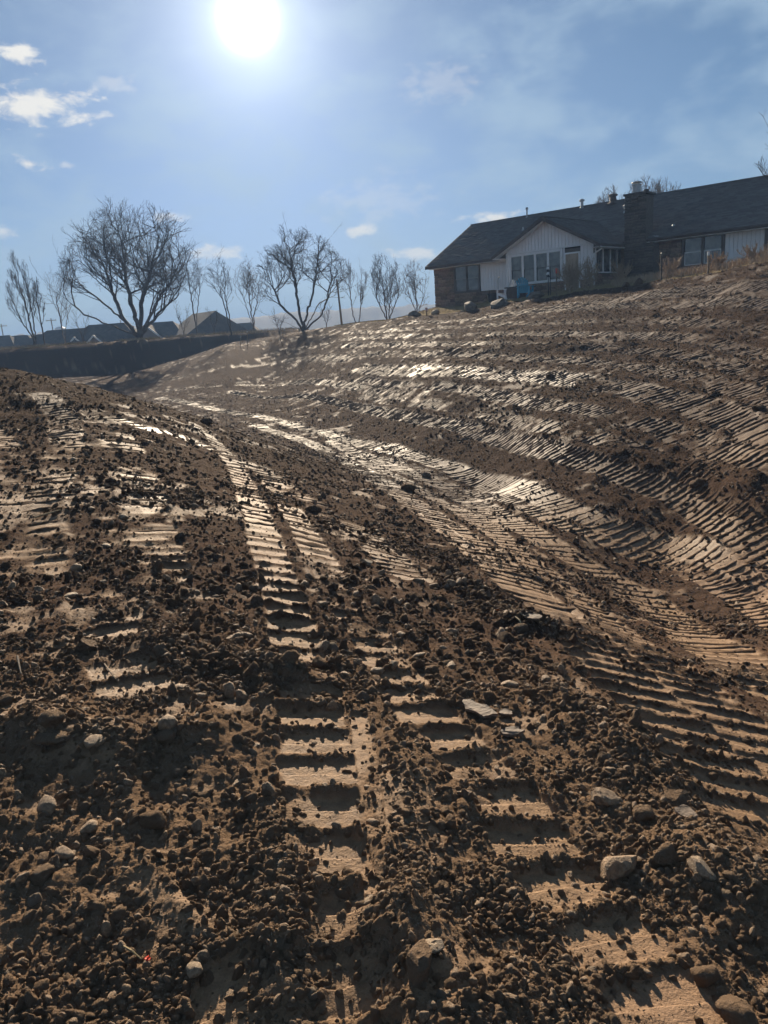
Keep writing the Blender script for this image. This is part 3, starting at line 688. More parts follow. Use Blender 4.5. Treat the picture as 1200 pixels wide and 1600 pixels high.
siding('siding', house, 3.82, WU0, WALLV, LW0 - .05, EV - .06, M['siding'])
window(house, 1.82, 3.80, LW0 - .04, EV - .06, WALLV, 2, M['brown'], .11)
# wing face
ZW0, ZW1 = 1.60 - HZ0, 3.16 - HZ0
stones(core, M['stone'], WU0, WU1, -.4, ZW0 - .12, WV + .02, seed=3)
gtop = lambda u: WRZ - .10 - abs(u - WC) * WP
siding('siding', house, WU0, WU1, WV, ZW1 + .06, gtop, M['siding'])
siding('siding', house, 11.25, 11.36, WV, ZW0 - .12, ZW1 - .02, M['siding']); siding('siding', house, 12.24, WU1, WV, ZW0 - .12, ZW1 - .02, M['siding'])
siding('siding', house, WU0, 8.0, WV, ZW0 - .12, ZW1 - .02, M['siding'])
b = MB(); b.box(WU0 - .02, WU1 + .02, WV - .045, WV, ZW1 - .02, ZW1 + .06); b.box(WU0 - .02, WU0 + .09, WV - .04, WV, ZW0 - .12, ZW1 - .02); b.box(WU1 - .09, WU1 + .03, WV - .04, WV, ZW0 - .12, ZW1 - .02)
b.build('trim', M['white'], house)
window(house, 8.0, 11.25, ZW0 - .1, ZW1 - .03, WV, 4, M['white'], .13, sash=M['black'])
d = MB(); d.box(11.36, 12.24, WV - .05, WV, .12, 2.88 - HZ0); dr = d.build('door_frame', M['white'], house)
d = MB(); d.box(11.44, 12.16, WV - .075, WV - .052, .14, 2.80 - HZ0)
for zz in (.25, .95, 1.45): d.box(11.54, 12.06, WV - .09, WV - .077, zz, zz + .4)
d = d.build('door', M['door'], house); hb = MB(); hb.tube([(12.08, WV - .09, 1.05), (12.08, WV - .14, 1.05)], .03, 8); hb.build('handle', M['metal'], d)
# wing right side with the porch windows
stones(core, M['stone'], WV, WALLV, -.4, 1.70 - HZ0, WU1 - .02, 'v', seed=5)
siding('siding', house, WV, WALLV, WU1, 1.72 - HZ0, WEV - .04, M['brown'], 'v')
window(house, WV + .12, WALLV - .55, 1.74 - HZ0, 3.0 - HZ0, WU1 + .03, 3, M['white'], .06, 'v', sash=False)
# right part of the front
stones(core, M['stone'], WU1, 16.2, -.3, EV - .03, WALLV + .02, seed=6)
stones(core, M['stone'], 16.2, HLEN, -.3, 1.62 - HZ0, WALLV + .02, seed=7)
window(house, 16.24, 18.32, 1.64 - HZ0, EV - .05, WALLV, 2, M['brown'], .14, sash=M['white'])
siding('siding', house, 18.34, 20.15, WALLV, 1.62 - HZ0, EV - .06, M['siding'])
window(house, 20.17, 22.2, 1.64 - HZ0, EV - .05, WALLV, 2, M['brown'], .14, sash=M['white'])
siding('siding', house, 22.22, HLEN, WALLV, 1.62 - HZ0, EV - .06, M['siding'])
# roofs -------------------------------------------------------------
def shingles(b, u0, u1, p0, p1, clip=None, seed=1, row=.145):
    """courses of separate shingles on the slope that runs from p0(v,z) at the eave to p1(v,z) at the ridge, along u"""
    rr = random.Random(seed); L = math.hypot(p1[0] - p0[0], p1[1] - p0[1]); dv, dz_ = (p1[0] - p0[0]) / L, (p1[1] - p0[1]) / L
    nv, nz = -dz_, dv
    if nz < 0: nv, nz = -nv, -nz
    n = int(L / row); row = L / n
    for i in range(n):
        u = u0 - rr.uniform(0, .3)
        while u < u1:
            w = rr.uniform(.24, .42); a, c = max(u, u0), min(u + w - .006, u1); u += w
            if c - a < .03: continue
            s0, s1 = i * row - rr.uniform(0, .012), (i + 1) * row + .03
            lo, hi = .018 + rr.uniform(0, .012), .006
            if clip and not clip((a + c) / 2, p0[0] + dv * (s0 + s1) / 2): continue
            q = lambda uu, s, t: (uu, p0[0] + dv * s + nv * t, p0[1] + dz_ * s + nz * t)
            b.add([q(a, s0, lo), q(c, s0, lo), q(c, s1, hi), q(a, s1, hi), q(a, s0, 0), q(c, s0, 0)], [(0, 1, 2, 3), (4, 5, 1, 0)])
def roof_under(u): return None
UEND = HLEN + .4
dk = MB()
th = .12
dk.add([(0, 0, EV), (UEND, 0, EV), (UEND, RIDGE_V, RIDGE), (0, RIDGE_V, RIDGE), (0, 0, EV - th), (UEND, 0, EV - th), (UEND, RIDGE_V, RIDGE - th), (0, RIDGE_V, RIDGE - th)],
       [(0, 1, 2, 3), (7, 6, 5, 4), (0, 4, 5, 1), (0, 3, 7, 4), (1, 5, 6, 2)])
RB = 2 * RIDGE_V
dk.add([(0, RB, EV), (UEND, RB, EV), (UEND, RIDGE_V, RIDGE), (0, RIDGE_V, RIDGE), (0, RB, EV - th), (UEND, RB, EV - th), (UEND, RIDGE_V, RIDGE - th), (0, RIDGE_V, RIDGE - th)],
       [(3, 2, 1, 0), (4, 5, 6, 7), (1, 5, 4, 0), (4, 7, 3, 0), (2, 6, 5, 1)])
roof = dk.build('roof', M['brown'], house)
valley = lambda u: (WEV + (3.2 - abs(u - WC)) * WP - EV) / PIT        # v where the wing slope meets the main slope
def main_clip(u, v): return not (WC - 3.2 < u < WC + 3.2 and v < valley(u))
b = MB(); shingles(b, -.02, UEND + .02, (-.03, EV), (RIDGE_V, RIDGE + .016), main_clip, 3); b.box(-.02, UEND + .02, RIDGE_V - .13, RIDGE_V + .13, RIDGE + .012, RIDGE + .035)
sh = b.build('shingles', M['shingle'], roof); sh['kind'] = 'stuff'
# wing roof: two slopes down to u = WC -+ 3.2
FV = WV - .5
wr = MB()
for s in (-1, 1):
    ue = WC + s * 3.2; vb = valley(WC); ve = max(valley(ue - s * .02), 0.0)
    P = [(ue, FV, WEV), (WC, FV, WRZ), (WC, vb + .1, WRZ), (ue, ve + .3, WEV)]
    wr.poly(P, (0, 0, -.11))
wing_roof = wr.build('wing_roof', M['brown'], house)
b = MB()
class SwapMB(MB): pass
for s in (-1, 1):
    tmp = MB(); shingles(tmp, FV - .02, 3.1, (0, WEV), (3.2, WRZ + .012), (lambda v_, q_: v_ < (WEV + q_ * WP - EV) / PIT + .05) , 11 + s)
    for f in tmp.f: pass
    b.add([(WC + s * (3.2 - q), v_, z) for (v_, q, z) in tmp.v], tmp.f)
b.box(WC - .12, WC + .12, FV - .02, valley(WC) + .05, WRZ + .006, WRZ + .03)
sh2 = b.build('shingles', M['shingle'], wing_roof); sh2['kind'] = 'stuff'
# fascia, rake boards, soffit, gutter
b = MB(); b.box(-.02, WC - 3.2, -.05, -.005, EV - .16, EV + .0); b.box(WC + 3.2, UEND, -.05, -.005, EV - .16, EV + .0)
b.build('fascia', M['brown'], house)
b = MB(); b.box(0.2, WU0 - .05, 0, WALLV, EV - .19, EV - .16); b.box(WU1 + .1, HLEN, 0, WALLV, EV - .19, EV - .16); b.build('soffit', M['siding'], house)
b = MB()
for s in (-1, 1):
    b.poly([(WC + s * 3.22, FV - .012, WEV - .005), (WC, FV - .012, WRZ + .0), (WC, FV - .012, WRZ - .20), (WC + s * 3.22, FV - .012, WEV - .17)], (0, -.03, 0))
b.build('rake_board', M['brown'], house)
b = MB()
for s in (-1, 1):
    b.poly([(WC + s * 3.15, FV, WEV - .13), (WC, FV, WRZ - .13), (WC, WV - .05, WRZ - .13), (WC + s * 3.15, WV - .05, WEV - .13)], (0, 0, -.02))
b.box(WU1 + .04, WC + 3.2, FV + .02, WALLV - .3, WEV - .16, WEV - .13); b.box(WC - 3.2, WU0 - .04, FV + .02, 0, WEV - .16, WEV - .13)
b.build('soffit', M['siding'], house)
b = MB(); b.poly([(0, 0, EV + .0), (0, RIDGE_V, RIDGE), (0, RIDGE_V, RIDGE - .2), (0, 0, EV - .18)], (-.03, 0, 0)); b.poly([(0, RB, EV), (0, RIDGE_V, RIDGE), (0, RIDGE_V, RIDGE - .2), (0, RB, EV - .18)], (-.03, 0, 0)); b.build('rake_board', M['brown'], house)
b = MB(); b.tube([(WU1 + .45, WV + .15, WEV - .12), (WU1 + .42, WV + .1, WEV - .2), (WU1 + .08, WV - .02, WEV - .42), (WU1 + .07, WV - .03, WEV - .6), (WU1 + .07, WV - .03, .05)], .045, 6); b.build('downspout', M['white'], house)
b = MB(); b.tube([(WC + 3.25, -.08, EV - .06), (UEND, -.08, EV - .06)], .06, 6); b.build('gutter', M['brown'], house)
# chimney
ch = MB(); ch.box(13.62, 15.05, -.30, WALLV, -.8, 3.05 - HZ0); ch.box(13.62, 14.62, -.30, .75, 3.05 - HZ0, 5.42 - HZ0)
chim = ch.build('chimney', M['mortar'], house)
stones(chim, M['darkstone'], 13.56, 15.1, -.3, 3.08 - HZ0, -.32, seed=21, hmin=.1, hmax=.2)
stones(chim, M['darkstone'], 13.56, 14.68, 3.08 - HZ0, 5.46 - HZ0, -.32, seed=22, hmin=.1, hmax=.2)
stones(chim, M['darkstone'], -.26, .8, 3.2 - HZ0, 5.46 - HZ0, 13.60, 'v', seed=23, hmin=.1, hmax=.2)
b = MB(); b.box(13.5, 14.72, -.4, .85, 5.46 - HZ0, 5.56 - HZ0); b.build('cap', M['darkstone'], chim)
b = MB(); b.tube([(13.98, .15, 5.56 - HZ0), (13.98, .15, 5.97 - HZ0)], .20, 14); b.tube([(13.98, .15, 5.97 - HZ0), (13.98, .15, 6.01 - HZ0)], .24, 14)
b.tube([(13.98, .15, 6.08 - HZ0), (13.98, .15, 6.12 - HZ0), (13.98, .15, 6.17 - HZ0)], [.27, .26, .08], 14)
for q in range(4): b.tube([(13.98 + .15 * cos(q * 1.57), .15 + .15 * sin(q * 1.57), 6.01 - HZ0), (13.98 + .15 * cos(q * 1.57), .15 + .15 * sin(q * 1.57), 6.09 - HZ0)], .015, 5)
b.build('flue', M['metal'], chim)
b = MB(); b.tube([(14.42, .3, 5.56 - HZ0), (14.42, .3, 5.72 - HZ0)], .13, 10); b.build('flue', M['darkstone'], chim)
b = MB(); b.poly([(14.70, -.1, 3.15 - HZ0), (15.2, -.1, 3.15 - HZ0), (15.2, .1, 3.32 - HZ0), (14.70, .3, 3.4 - HZ0)], (0, -.02, .05)); b.build('flashing', M['metal'], chim)
# roof vents
def vent(u, v, h, r, mat, capr=0):
    z = EV + v * PIT; b = MB(); b.tube([(u, v, z - .05), (u, v, z + h)], r, 10); b.tube([(u, v, z - .03), (u, v, z + .1)], [r * 2.2, r * 1.1], 10)
    if capr: b.tube([(u, v, z + h - .02), (u, v, z + h + .06), (u, v, z + h + .12)], [capr, capr, capr * .4], 12)
    b.build('roof_vent', mat, house)
vent(4.5, 5.0, .5, .05, M['metal'], .09); vent(8.35, 5.0, .42, .09, M['metal'], .16); vent(10.35, 5.0, .42, .19, M['brown'], .27)
vent(11.8, 3.5, .3, .06, M['metal'], .11); vent(5.3, 3.2, .18, .05, M['metal']); vent(20.9, 5.0, .42, .19, M['brown'], .27); vent(15.6, 1.0, .1, .05, M['metal'])

# ------------------------------------------------------------------ bare trees
def tubes(P0, P1, R0, R1, n):
    d = P1 - P0; d /= np.maximum(np.linalg.norm(d, axis=1)[:, None], 1e-9)
    ref = np.where(np.abs(d[:, 2:3]) < .9, np.array([[0, 0, 1.]]), np.array([[1., 0, 0]])); a = np.cross(d, ref); a /= np.linalg.norm(a, axis=1)[:, None]; b = np.cross(d, a)
    V = []
    for P, R in ((P0, R0), (P1, R1)):
        for k in range(n):
            q = 2 * pi * k / n; V.append(P + (a * cos(q) + b * sin(q)) * R[:, None])
    V = np.stack(V, 1).reshape(-1, 3); m = len(P0); base = (np.arange(m) * 2 * n)[:, None]
    F = np.concatenate([base + np.array([[k, (k + 1) % n, n + (k + 1) % n, n + k]]) for k in range(n)])
    return V, F
def bare_tree(name, label, loc, height, envelope, stems, seed, tip=.008, group=None, mat='bark', thick=.85, levels=4, expo=2.35, up=.10, cat='tree', first=.3, dens=1.0, lat=.34, wide=1.0):
    """limbs follow the given stems (units of the height); finer branches fork off until they leave the crown envelope"""
    rng = np.random.default_rng(seed); env = np.array(envelope, float); off = rng.uniform(0, 6.28, 6)
    def inside(p):
        q = (p / height - env[:, :3]) / env[:, 3:]; r = np.sqrt((q ** 2).sum(1)); a = math.atan2(p[1], p[0]); e = p[2] / height
        rag = 1.0 + .13 * math.sin(3 * a + off[0] + 9 * e) + .10 * math.sin(7 * a + off[1] - 17 * e) + .07 * math.sin(23 * e + off[2] + 5 * a)
        return (r < rag).any()
    N = [np.zeros(3)]; Pn = [-1]
    def rot_off(d, ang):
        a = np.cross(d, rng.normal(size=3)); a /= np.linalg.norm(a); v = d * cos(ang) + a * sin(ang); return v / np.linalg.norm(v)
    def branch(i, d, L, level):
        n = 4 if level < 3 else 3; d = d.copy()
        for k in range(n):
            d = d + rng.normal(0, .13 + .04 * level, 3) + np.array([0, 0, up]); d /= np.linalg.norm(d); q = N[i] + d * (L / n)
            N.append(q); Pn.append(i); i = len(N) - 1
            if not inside(q) and level > 0: return
            if level < levels and rng.random() < .8 * dens: branch(i, rot_off(d, rng.uniform(.38, .85)), L * rng.uniform(.42, .68), level + 1)
        if level < levels: branch(i, rot_off(d, rng.uniform(.1, .35)), L * rng.uniform(.5, .72), level + 1)
    step = height * .03
    for st in stems:
        prev = 0; cur = np.zeros(3); path = []
        for p in st:
            tgt = np.array(p, float) * height; L = np.linalg.norm(tgt - cur); k = max(1, int(round(L / step))); s0 = cur.copy()
            for m in range(1, k + 1):
                N.append(s0 + (tgt - s0) * m / k + rng.normal(0, .12 * step, 3)); Pn.append(prev); prev = len(N) - 1; path.append(prev)
            cur = tgt
        d = N[path[-1]] - N[path[max(-4, -len(path))]] if len(path) > 1 else cur; d = d / np.linalg.norm(d)
        for m, i in enumerate(path):
            f = m / len(path)
            if f > first and rng.random() < .75 * dens:
                dd = N[i] - N[Pn[i]]; dd = dd / np.linalg.norm(dd); branch(i, rot_off(dd, rng.uniform(.5, 1.0)), height * lat * rng.uniform(.55, 1.0) * (1 - .35 * f), 1)
        branch(path[-1], d, height * lat * .9, 0)
        branch(path[-1], rot_off(d, .4), height * lat * .7, 1)
    N = np.array(N); Pn = np.array(Pn)
    N[:, 2] *= height / N[:, 2].max(); N[:, :2] *= wide
    R = np.zeros(len(N)); acc = np.zeros(len(N))
    for i in range(len(N) - 1, -1, -1):
        R[i] = max(acc[i] ** (1 / expo), tip)
        if Pn[i] >= 0: acc[Pn[i]] += R[i] ** expo
    R = np.where(R > tip * 2, R * thick, R)
    i = np.arange(1, len(N)); p0, p1, ra, rb = N[Pn[i]], N[i], np.minimum(R[Pn[i]], R[i] * 1.35), R[i]
    ra = np.where(p0[:, 2] < .02 * height, ra * 1.3, ra)
    root = thing(name, label, cat, loc, 0, group); thr = max(.055 * height / 10, tip * 3)
    for nm, sel, n in (('trunk', rb >= thr, 6), ('crown', rb < thr, 3)):
        if sel.any():
            V, F = tubes(p0[sel], p1[sel], ra[sel], rb[sel], n); link(bpy.data.objects.new(nm, np_mesh(nm, V, F, M[mat], True)), root)
    return root
def depths(Pn):
    d = [0] * len(Pn)
    for i in range(len(Pn)):
        if Pn[i] >= 0: d[i] = d[Pn[i]] + 1
    return d
def tree_at(px_, py_, d, ptop, **kw):
    """stand a tree at photo pixel (px, py) at distance d; its top reaches ptop"""
    p = at(px_, py_, d); ztop = pix_ray(px_ - .10 * (py_ - ptop), ptop)[2] * d
    z = float(macro(p[0], p[1])[0]); zb = min(z, p[2]) - .05; return (p[0], p[1], zb), ztop - zb
# roll-free lean: the photo's verticals lean with the camera, so trees are built upright
def T(px_, py_, d, ptop, name, label, env, stems, seed, **kw):
    loc, h = tree_at(px_, py_, d, ptop); return bare_tree(name, label, loc, h, env, stems, seed, **kw)
G1 = 'bare trees along the far bank'
T(217, 528, 89, 304, 'bare_tree', 'largest bare tree, wide rounded crown on several trunks by the far houses',
  [(.0, 0, .60, .36, .34, .36), (-.14, 0, .48, .27, .26, .2), (.14, 0, .45, .23, .26, .24), (0, 0, .78, .25, .24, .19), (-.2, 0, .6, .2, .2, .18)],
  [[(-.03, 0, .07), (-.10, .02, .22), (-.13, .03, .36), (-.15, .03, .5)], [(.0, .02, .08), (-.02, .03, .25), (-.03, .0, .42), (-.02, .0, .6)], [(.03, -.02, .1), (.05, -.03, .26), (.12, -.04, .42), (.16, -.05, .55)],
   [(.02, .0, .06), (.09, .04, .2), (.18, .05, .34)], [(-.02, -.03, .05), (-.16, -.05, .13), (-.30, -.06, .22), (-.38, -.06, .32)], [(-.04, .03, .10), (-.2, .05, .28), (-.33, .05, .44)], [(.06, 0, .10), (.2, .02, .24), (.33, .02, .36)]], 11, tip=.0072, group=G1, levels=5, first=.12, lat=.36, thick=1.1, dens=1.06, wide=1.18)
T(56, 541, 88, 387, 'bare_tree', 'leftmost bare tree, narrow upright crown of straight shoots',
  [(-.06, 0, .58, .17, .17, .42), (-.1, 0, .40, .2, .2, .22)], [[(-.01, 0, .15), (-.03, 0, .4), (-.05, 0, .66)], [(.01, .01, .14), (.01, .02, .4), (.0, .02, .7)], [(-.02, 0, .12), (-.10, .0, .3), (-.15, 0, .5)]], 12, tip=.0055, group=G1, levels=5, dens=.78, up=.3, lat=.26)
T(70, 539, 86, 425, 'bare_tree', 'thin bare tree right beside the leftmost narrow tree', [(0, 0, .6, .11, .11, .36)], [[(0, 0, .3), (-.01, 0, .7)]], 13, tip=.0055, group=G1, levels=5, dens=.78, up=.3)
T(102, 537, 100, 412, 'bare_tree', 'pale slender bare tree left of the largest tree', [(0, 0, .6, .25, .2, .36)], [[(-.01, 0, .25), (-.02, 0, .6)], [(.02, 0, .2), (.10, 0, .42)]], 14, tip=.0055, group=G1, levels=5, dens=.78, mat='barklight')
T(308, 521, 90, 362, 'bare_tree', 'tall slim bare tree in front of the big gabled far house', [(-.02, 0, .62, .16, .16, .36), (-.12, 0, .42, .14, .12, .16)], [[(-.01, 0, .3), (-.02, 0, .75)], [(.02, 0, .22), (.08, 0, .5)]], 15, tip=.0055, group=G1, levels=5, dens=.78)
T(362, 523, 84, 380, 'bare_tree', 'bare tree with leaning trunk right of the big gabled far house', [(-.07, 0, .66, .15, .16, .32), (-.2, 0, .42, .12, .1, .1)], [[(-.03, 0, .25), (-.08, 0, .6), (-.08, 0, .8)], [(.0, .01, .2), (-.03, 0, .5)]], 16, tip=.0055, group=G1, levels=5, dens=.78)
T(397, 518, 96, 393, 'bare_tree', 'pale bare tree left of the second largest tree', [(.0, 0, .62, .22, .2, .36)], [[(-.01, 0, .3), (-.02, 0, .7)], [(.02, 0, .22), (.11, 0, .5)], [(-.03, 0, .2), (-.1, 0, .5)]], 17, tip=.0055, group=G1, levels=5, dens=.78, mat='barklight')
T(474, 513, 80, 330, 'bare_tree', 'second largest bare tree, low forks and crooked spreading limbs near the pole',
  [(.0, 0, .72, .26, .24, .27), (-.16, 0, .55, .18, .2, .22), (.19, 0, .58, .19, .2, .22), (.28, 0, .36, .13, .1, .07), (-.2, 0, .28, .1, .1, .07)],
  [[(-.02, 0, .18), (-.03, .01, .4), (-.05, .01, .66), (-.05, 0, .82)], [(.02, 0, .12), (.09, .02, .34), (.13, .02, .55), (.17, 0, .75)], [(-.05, -.02, .12), (-.16, -.03, .28), (-.22, -.03, .5)], [(.06, -.02, .07), (.16, -.03, .16), (.21, -.03, .3), (.24, 0, .45)],
   [(.05, .02, .1), (.14, .03, .27), (.26, .04, .34), (.36, .04, .38)], [(-.06, 0, .06), (-.18, 0, .14)]], 18, tip=.0065, group=G1, thick=.85, lat=.32, first=.22, dens=1.0, levels=5, wide=1.12)
T(558, 503, 95, 402, 'bare_tree', 'pale twin-stemmed bare tree just right of the pole', [(-.07, 0, .6, .13, .14, .38), (.12, 0, .58, .13, .14, .38)], [[(-.05, 0, .2), (-.08, 0, .7)], [(.05, 0, .2), (.1, 0, .72)]], 19, tip=.0055, group=G1, levels=5, dens=.78, mat='barklight', up=.3)
T(606, 499, 88, 392, 'bare_tree', 'many-stemmed bare tree with oval crown midway between pole and house', [(.0, 0, .58, .25, .24, .40)], [[(-.02, 0, .2), (-.04, 0, .6)], [(.03, 0, .2), (.08, 0, .55)], [(-.05, 0, .15), (-.15, 0, .42)], [(.05, 0, .14), (.17, 0, .4)]], 20, tip=.0055, group=G1, levels=5, dens=.78, up=.25)
T(652, 490, 86, 400, 'bare_tree', 'small bare tree next to the left corner of the house', [(.0, 0, .58, .24, .24, .38)], [[(0, 0, .25), (-.02, 0, .7)], [(.03, 0, .2), (.14, 0, .45)], [(-.03, 0, .2), (-.12, 0, .45)]], 21, tip=.0055, group=G1, levels=5, dens=.78, mat='barklight')
G2 = 'bare tree tops behind the house roof'
def roof_tree(px_, ptop, d, wid, seed, label):
    p = at(px_, 470, d); z = 0.9; top = at(px_, ptop, d)[2]; h = top - z
    bare_tree('bare_tree', label, (p[0], p[1], z - .05), h, [(0, 0, .78, wid, wid, .22), (0, 0, .6, wid * .8, wid * .8, .2)], [[(0, 0, .3), (-.02, 0, .6)], [(.02, 0, .3), (.06, 0, .62)], [(-.02, 0, .3), (-.08, 0, .6)]], seed, tip=.009, group=G2, up=.2, mat='barklight')
roof_tree(962, 285, 75, .20, 31, 'bare tree top left of the chimney behind the roof')
roof_tree(1006, 268, 72, .17, 32, 'bare tree top rising directly behind the chimney flue')
roof_tree(1036, 274, 74, .13, 33, 'bare tree top just right of the chimney behind the roof')
p = at(1255, 430, 48); zt = 1.4; h = at(1255, 165, 48)[2] - zt
bare_tree('bare_tree', 'bare branches of a tree reaching in from the right edge above the roof', (p[0], p[1], zt), h, [(0, 0, .72, .32, .3, .27), (-.16, 0, .74, .16, .14, .2)], [[(-.01, 0, .35), (-.04, 0, .62)], [(.03, 0, .33), (.1, 0, .6)], [(-.03, 0, .4), (-.14, 0, .62), (-.22, 0, .80)]], 34, tip=.0065, up=.2)
# saplings and scrub in front of the far houses
for k, (x, y, d, tp, lab) in enumerate([(335, 521, 88, 478, 'low bare sapling in front of the gabled far house wall'), (287, 523, 88, 470, 'low bare sapling left of the gabled far house wall'), (130, 535, 92, 478, 'low twisted sapling left of the largest tree'),
                                       (510, 511, 78, 470, 'low scrubby sapling between the second largest tree and the pole'), (436, 517, 80, 478, 'thin sapling left of the second largest tree')]):
    T(x, y, d, tp, 'sapling', lab, [(0, 0, .6, .35, .3, .38)], [[(0, 0, .2), (-.08, 0, .5)], [(.02, 0, .15), (.12, 0, .45)]], 50 + k, tip=.0065, cat='sapling', levels=2)

# ------------------------------------------------------------------ far houses beyond the bank
def far_house(label, px_, py_, d, w, dep, wallh, roofh, hip, rot, gables, walls='farwall', base=-2.4):
    """px,py: photo position of the ridge centre"""
    top = at(px_, py_, d); z0 = top[2] - wallh - roofh
    r = thing('far_house', label, 'house', (top[0], top[1], z0), rot, 'houses beyond the far bank')
    b = MB(); b.box(-w / 2, w / 2, -dep / 2, dep / 2, -3, wallh); wl = b.build('wall', M[walls], r)
    o = .45; W, D = w / 2 + o, dep / 2 + o; k = W - D * hip if hip else W
    b = MB(); v = [(-W, -D, wallh), (W, -D, wallh), (W, D, wallh), (-W, D, wallh), (-k, 0, wallh + roofh), (k, 0, wallh + roofh)]
    b.add(v, [(0, 1, 5, 4), (1, 2, 5), (2, 3, 4, 5), (3, 0, 4), (3, 2, 1, 0)]); b.build('roof', M['farroof'], r)
    b = MB(); b.box(-W - .02, W + .02, -D - .04, -D, wallh - .18, wallh + .02); b.build('fascia', M['white'], r)
    for (gx, gw, gh, proj) in gables:
        z1 = wallh; b = MB(); yb = -dep / 2 - proj
        b.poly([(gx - gw / 2, yb, 0), (gx + gw / 2, yb, 0), (gx + gw / 2, yb, z1), (gx, yb, z1 + gh - .1), (gx - gw / 2, yb, z1)], (0, proj + .1, 0)); g = b.build('gable', M[walls], r)
        b = MB()
        for s in (-1, 1):
            b.poly([(gx, yb - .3, z1 + gh), (gx + s * (gw / 2 + .4), yb - .3, z1 - .1), (gx + s * (gw / 2 + .4), yb + proj + dep * .45, z1 - .1), (gx, yb + proj + dep * .45, z1 + gh)], (0, 0, .12))
        b.build('gable_roof', M['farroof'], r)
        b = MB()
        for s in (-1, 1): b.obox((gx, yb - .34, z1 + gh + .02), (gx + s * (gw / 2 + .4), yb - .34, z1 - .08), .05, .22, (0, 1, 0))
        b.build('gable_trim', M['white'], r)
        window(r, gx - .6, gx + .6, z1 - 1.6, z1 - .2, yb, 1, M['white'], .1)
    for wx in (-w * .36, w * .36): window(r, wx - .55, wx + .55, wallh - 1.7, wallh - .35, -dep / 2, 1, M['white'], .1)
    return r
far_house('far house with tall roof and pale gable end right of the largest tree', 318, 488, 128, 9.5, 9.5, 2.8, 3.4, 0, radians(-58), [], 'farwall_pale')
far_house('far house with white trimmed gable at the foot of the largest tree', 250, 503, 132, 8.5, 8, 2.8, 2.6, .6, 0, [(-1.0, 4.2, 2.1, .8)])
far_house('far house with low wide roof and small pale gable, left of the largest tree', 166, 506, 130, 12, 9, 2.8, 3.2, .75, 0, [(-.4, 2.6, 1.5, .6)])
far_house('far house with hip roof and pale dormer gable behind slender pale tree', 108, 514, 134, 13, 9, 2.8, 2.9, .7, 0, [(2.6, 2.4, 1.5, .6)])
far_house('far house with pale walled porch behind the leftmost trees', 66, 522, 145, 8, 8, 2.8, 2.5, .8, 0, [(.8, 2.4, 1.0, .6)], 'farwall_pale')
far_house('far house with rounded low hip roof, second from the left edge', 30, 524, 150, 9, 8, 2.8, 2.7, .8, 0, [])
far_house('far house cut by the left edge of the picture', -6, 525, 150, 9, 8, 2.8, 2.6, .6, 0, [])
far_house('small dark roofed far house right of the gabled one', 375, 505, 150, 7, 7, 2.6, 2.2, .5, 0, [])

# utility poles
def pole(label, px_, ybase, ytop, d, rad, arm, lean=0.0):
    a = at(px_, ybase, d); zb = min(a[2], float(macro(a[0], a[1])[0])) - .2; zt_ = at(px_, ytop, d)[2]
    r = thing('utility_pole', label, 'pole', (a[0], a[1], zb), 0, 'utility poles')
    b = MB(); b.tube([(0, 0, 0), (lean * (zt_ - zb), 0, zt_ - zb)], [rad, rad * .7], 8); b.build('post', M['tan'], r)
    if arm:
        b = MB(); b.obox((lean * (zt_ - zb) - arm, 0, zt_ - zb - .5), (lean * (zt_ - zb) + arm, 0, zt_ - zb - .5), .12, .14); b.build('crossarm', M['tan'], r)
        for s in (-.9, -.4, .4, .9):
            b = MB(); b.tube([(lean * (zt_ - zb) + arm * s, 0, zt_ - zb - .43), (lean * (zt_ - zb) + arm * s, 0, zt_ - zb - .25)], .06, 6); b.build('insulator', M['metal'], r)
    return r
pole('plain leaning pole between the second largest tree and the pale twin tree', 534, 505, 436, 78, .11, 0, -.03)
pole('utility pole with crossarm at the left edge of the picture', 6, 530, 506, 210, .16, 1.3)
pole('utility pole with crossarm behind the pale slender tree', 84, 525, 497, 200, .16, 1.2)
pole('utility pole close left of the largest tree', 191, 520, 500, 190, .16, 0)
# pale tower far off
a = at(95, 520, 330); tw = thing('water_tower', 'pale blue-white tower far off behind the slender pale tree', 'tower', (a[0], a[1], -2.6))
b = MB(); b.tube([(0, 0, 0), (0, 0, 6.2)], 1.2, 12); b.build('shaft', M['white'], tw); b = MB(); b.tube([(0, 0, 6.2), (0, 0, 7.0), (0, 0, 9), (0, 0, 9.6)], [1.3, 2.1, 2.1, 1.0], 14); b.build('tank', M['white'], tw)

# ------------------------------------------------------------------ yard things by the house
def rock_mesh(name, seed, mat, sub=3, sq=(1, 1, .75), amp=.28, facet=.0):
    bm = bmesh.new(); bmesh.ops.create_icosphere(bm, subdivisions=sub, radius=1.0); rr = random.Random(seed)
    from mathutils import noise as mn
    off = Vector((rr.uniform(-50, 50), rr.uniform(-50, 50), rr.uniform(-50, 50)))
    planes = [(Vector((rr.gauss(0, 1), rr.gauss(0, 1), rr.gauss(0, 1))).normalized(), rr.uniform(.55, .85)) for _ in range(9)]
    for v in bm.verts:
        p = v.co.copy(); k = 1 + amp * (mn.noise(p * 1.1 + off)) + amp * .5 * mn.noise(p * 2.6 + off) + amp * (.45 if mat == 'clod' else .28) * mn.noise(p * 5 + off) + (amp * .22 * mn.noise(p * 11 + off) if mat == 'clod' else 0)
        q = p * k
        for n, d in planes:
            e = q.dot(n) - d
            if e > 0: q -= n * e * (.55 + facet)
        v.co = Vector((q.x * sq[0], q.y * sq[1], q.z * sq[2]))
    m = bpy.data.meshes.new(name); bm.to_mesh(m); bm.free(); m.materials.append(M[mat])
    m.polygons.foreach_set('use_smooth', [facet < .3] * len(m.polygons)); return m
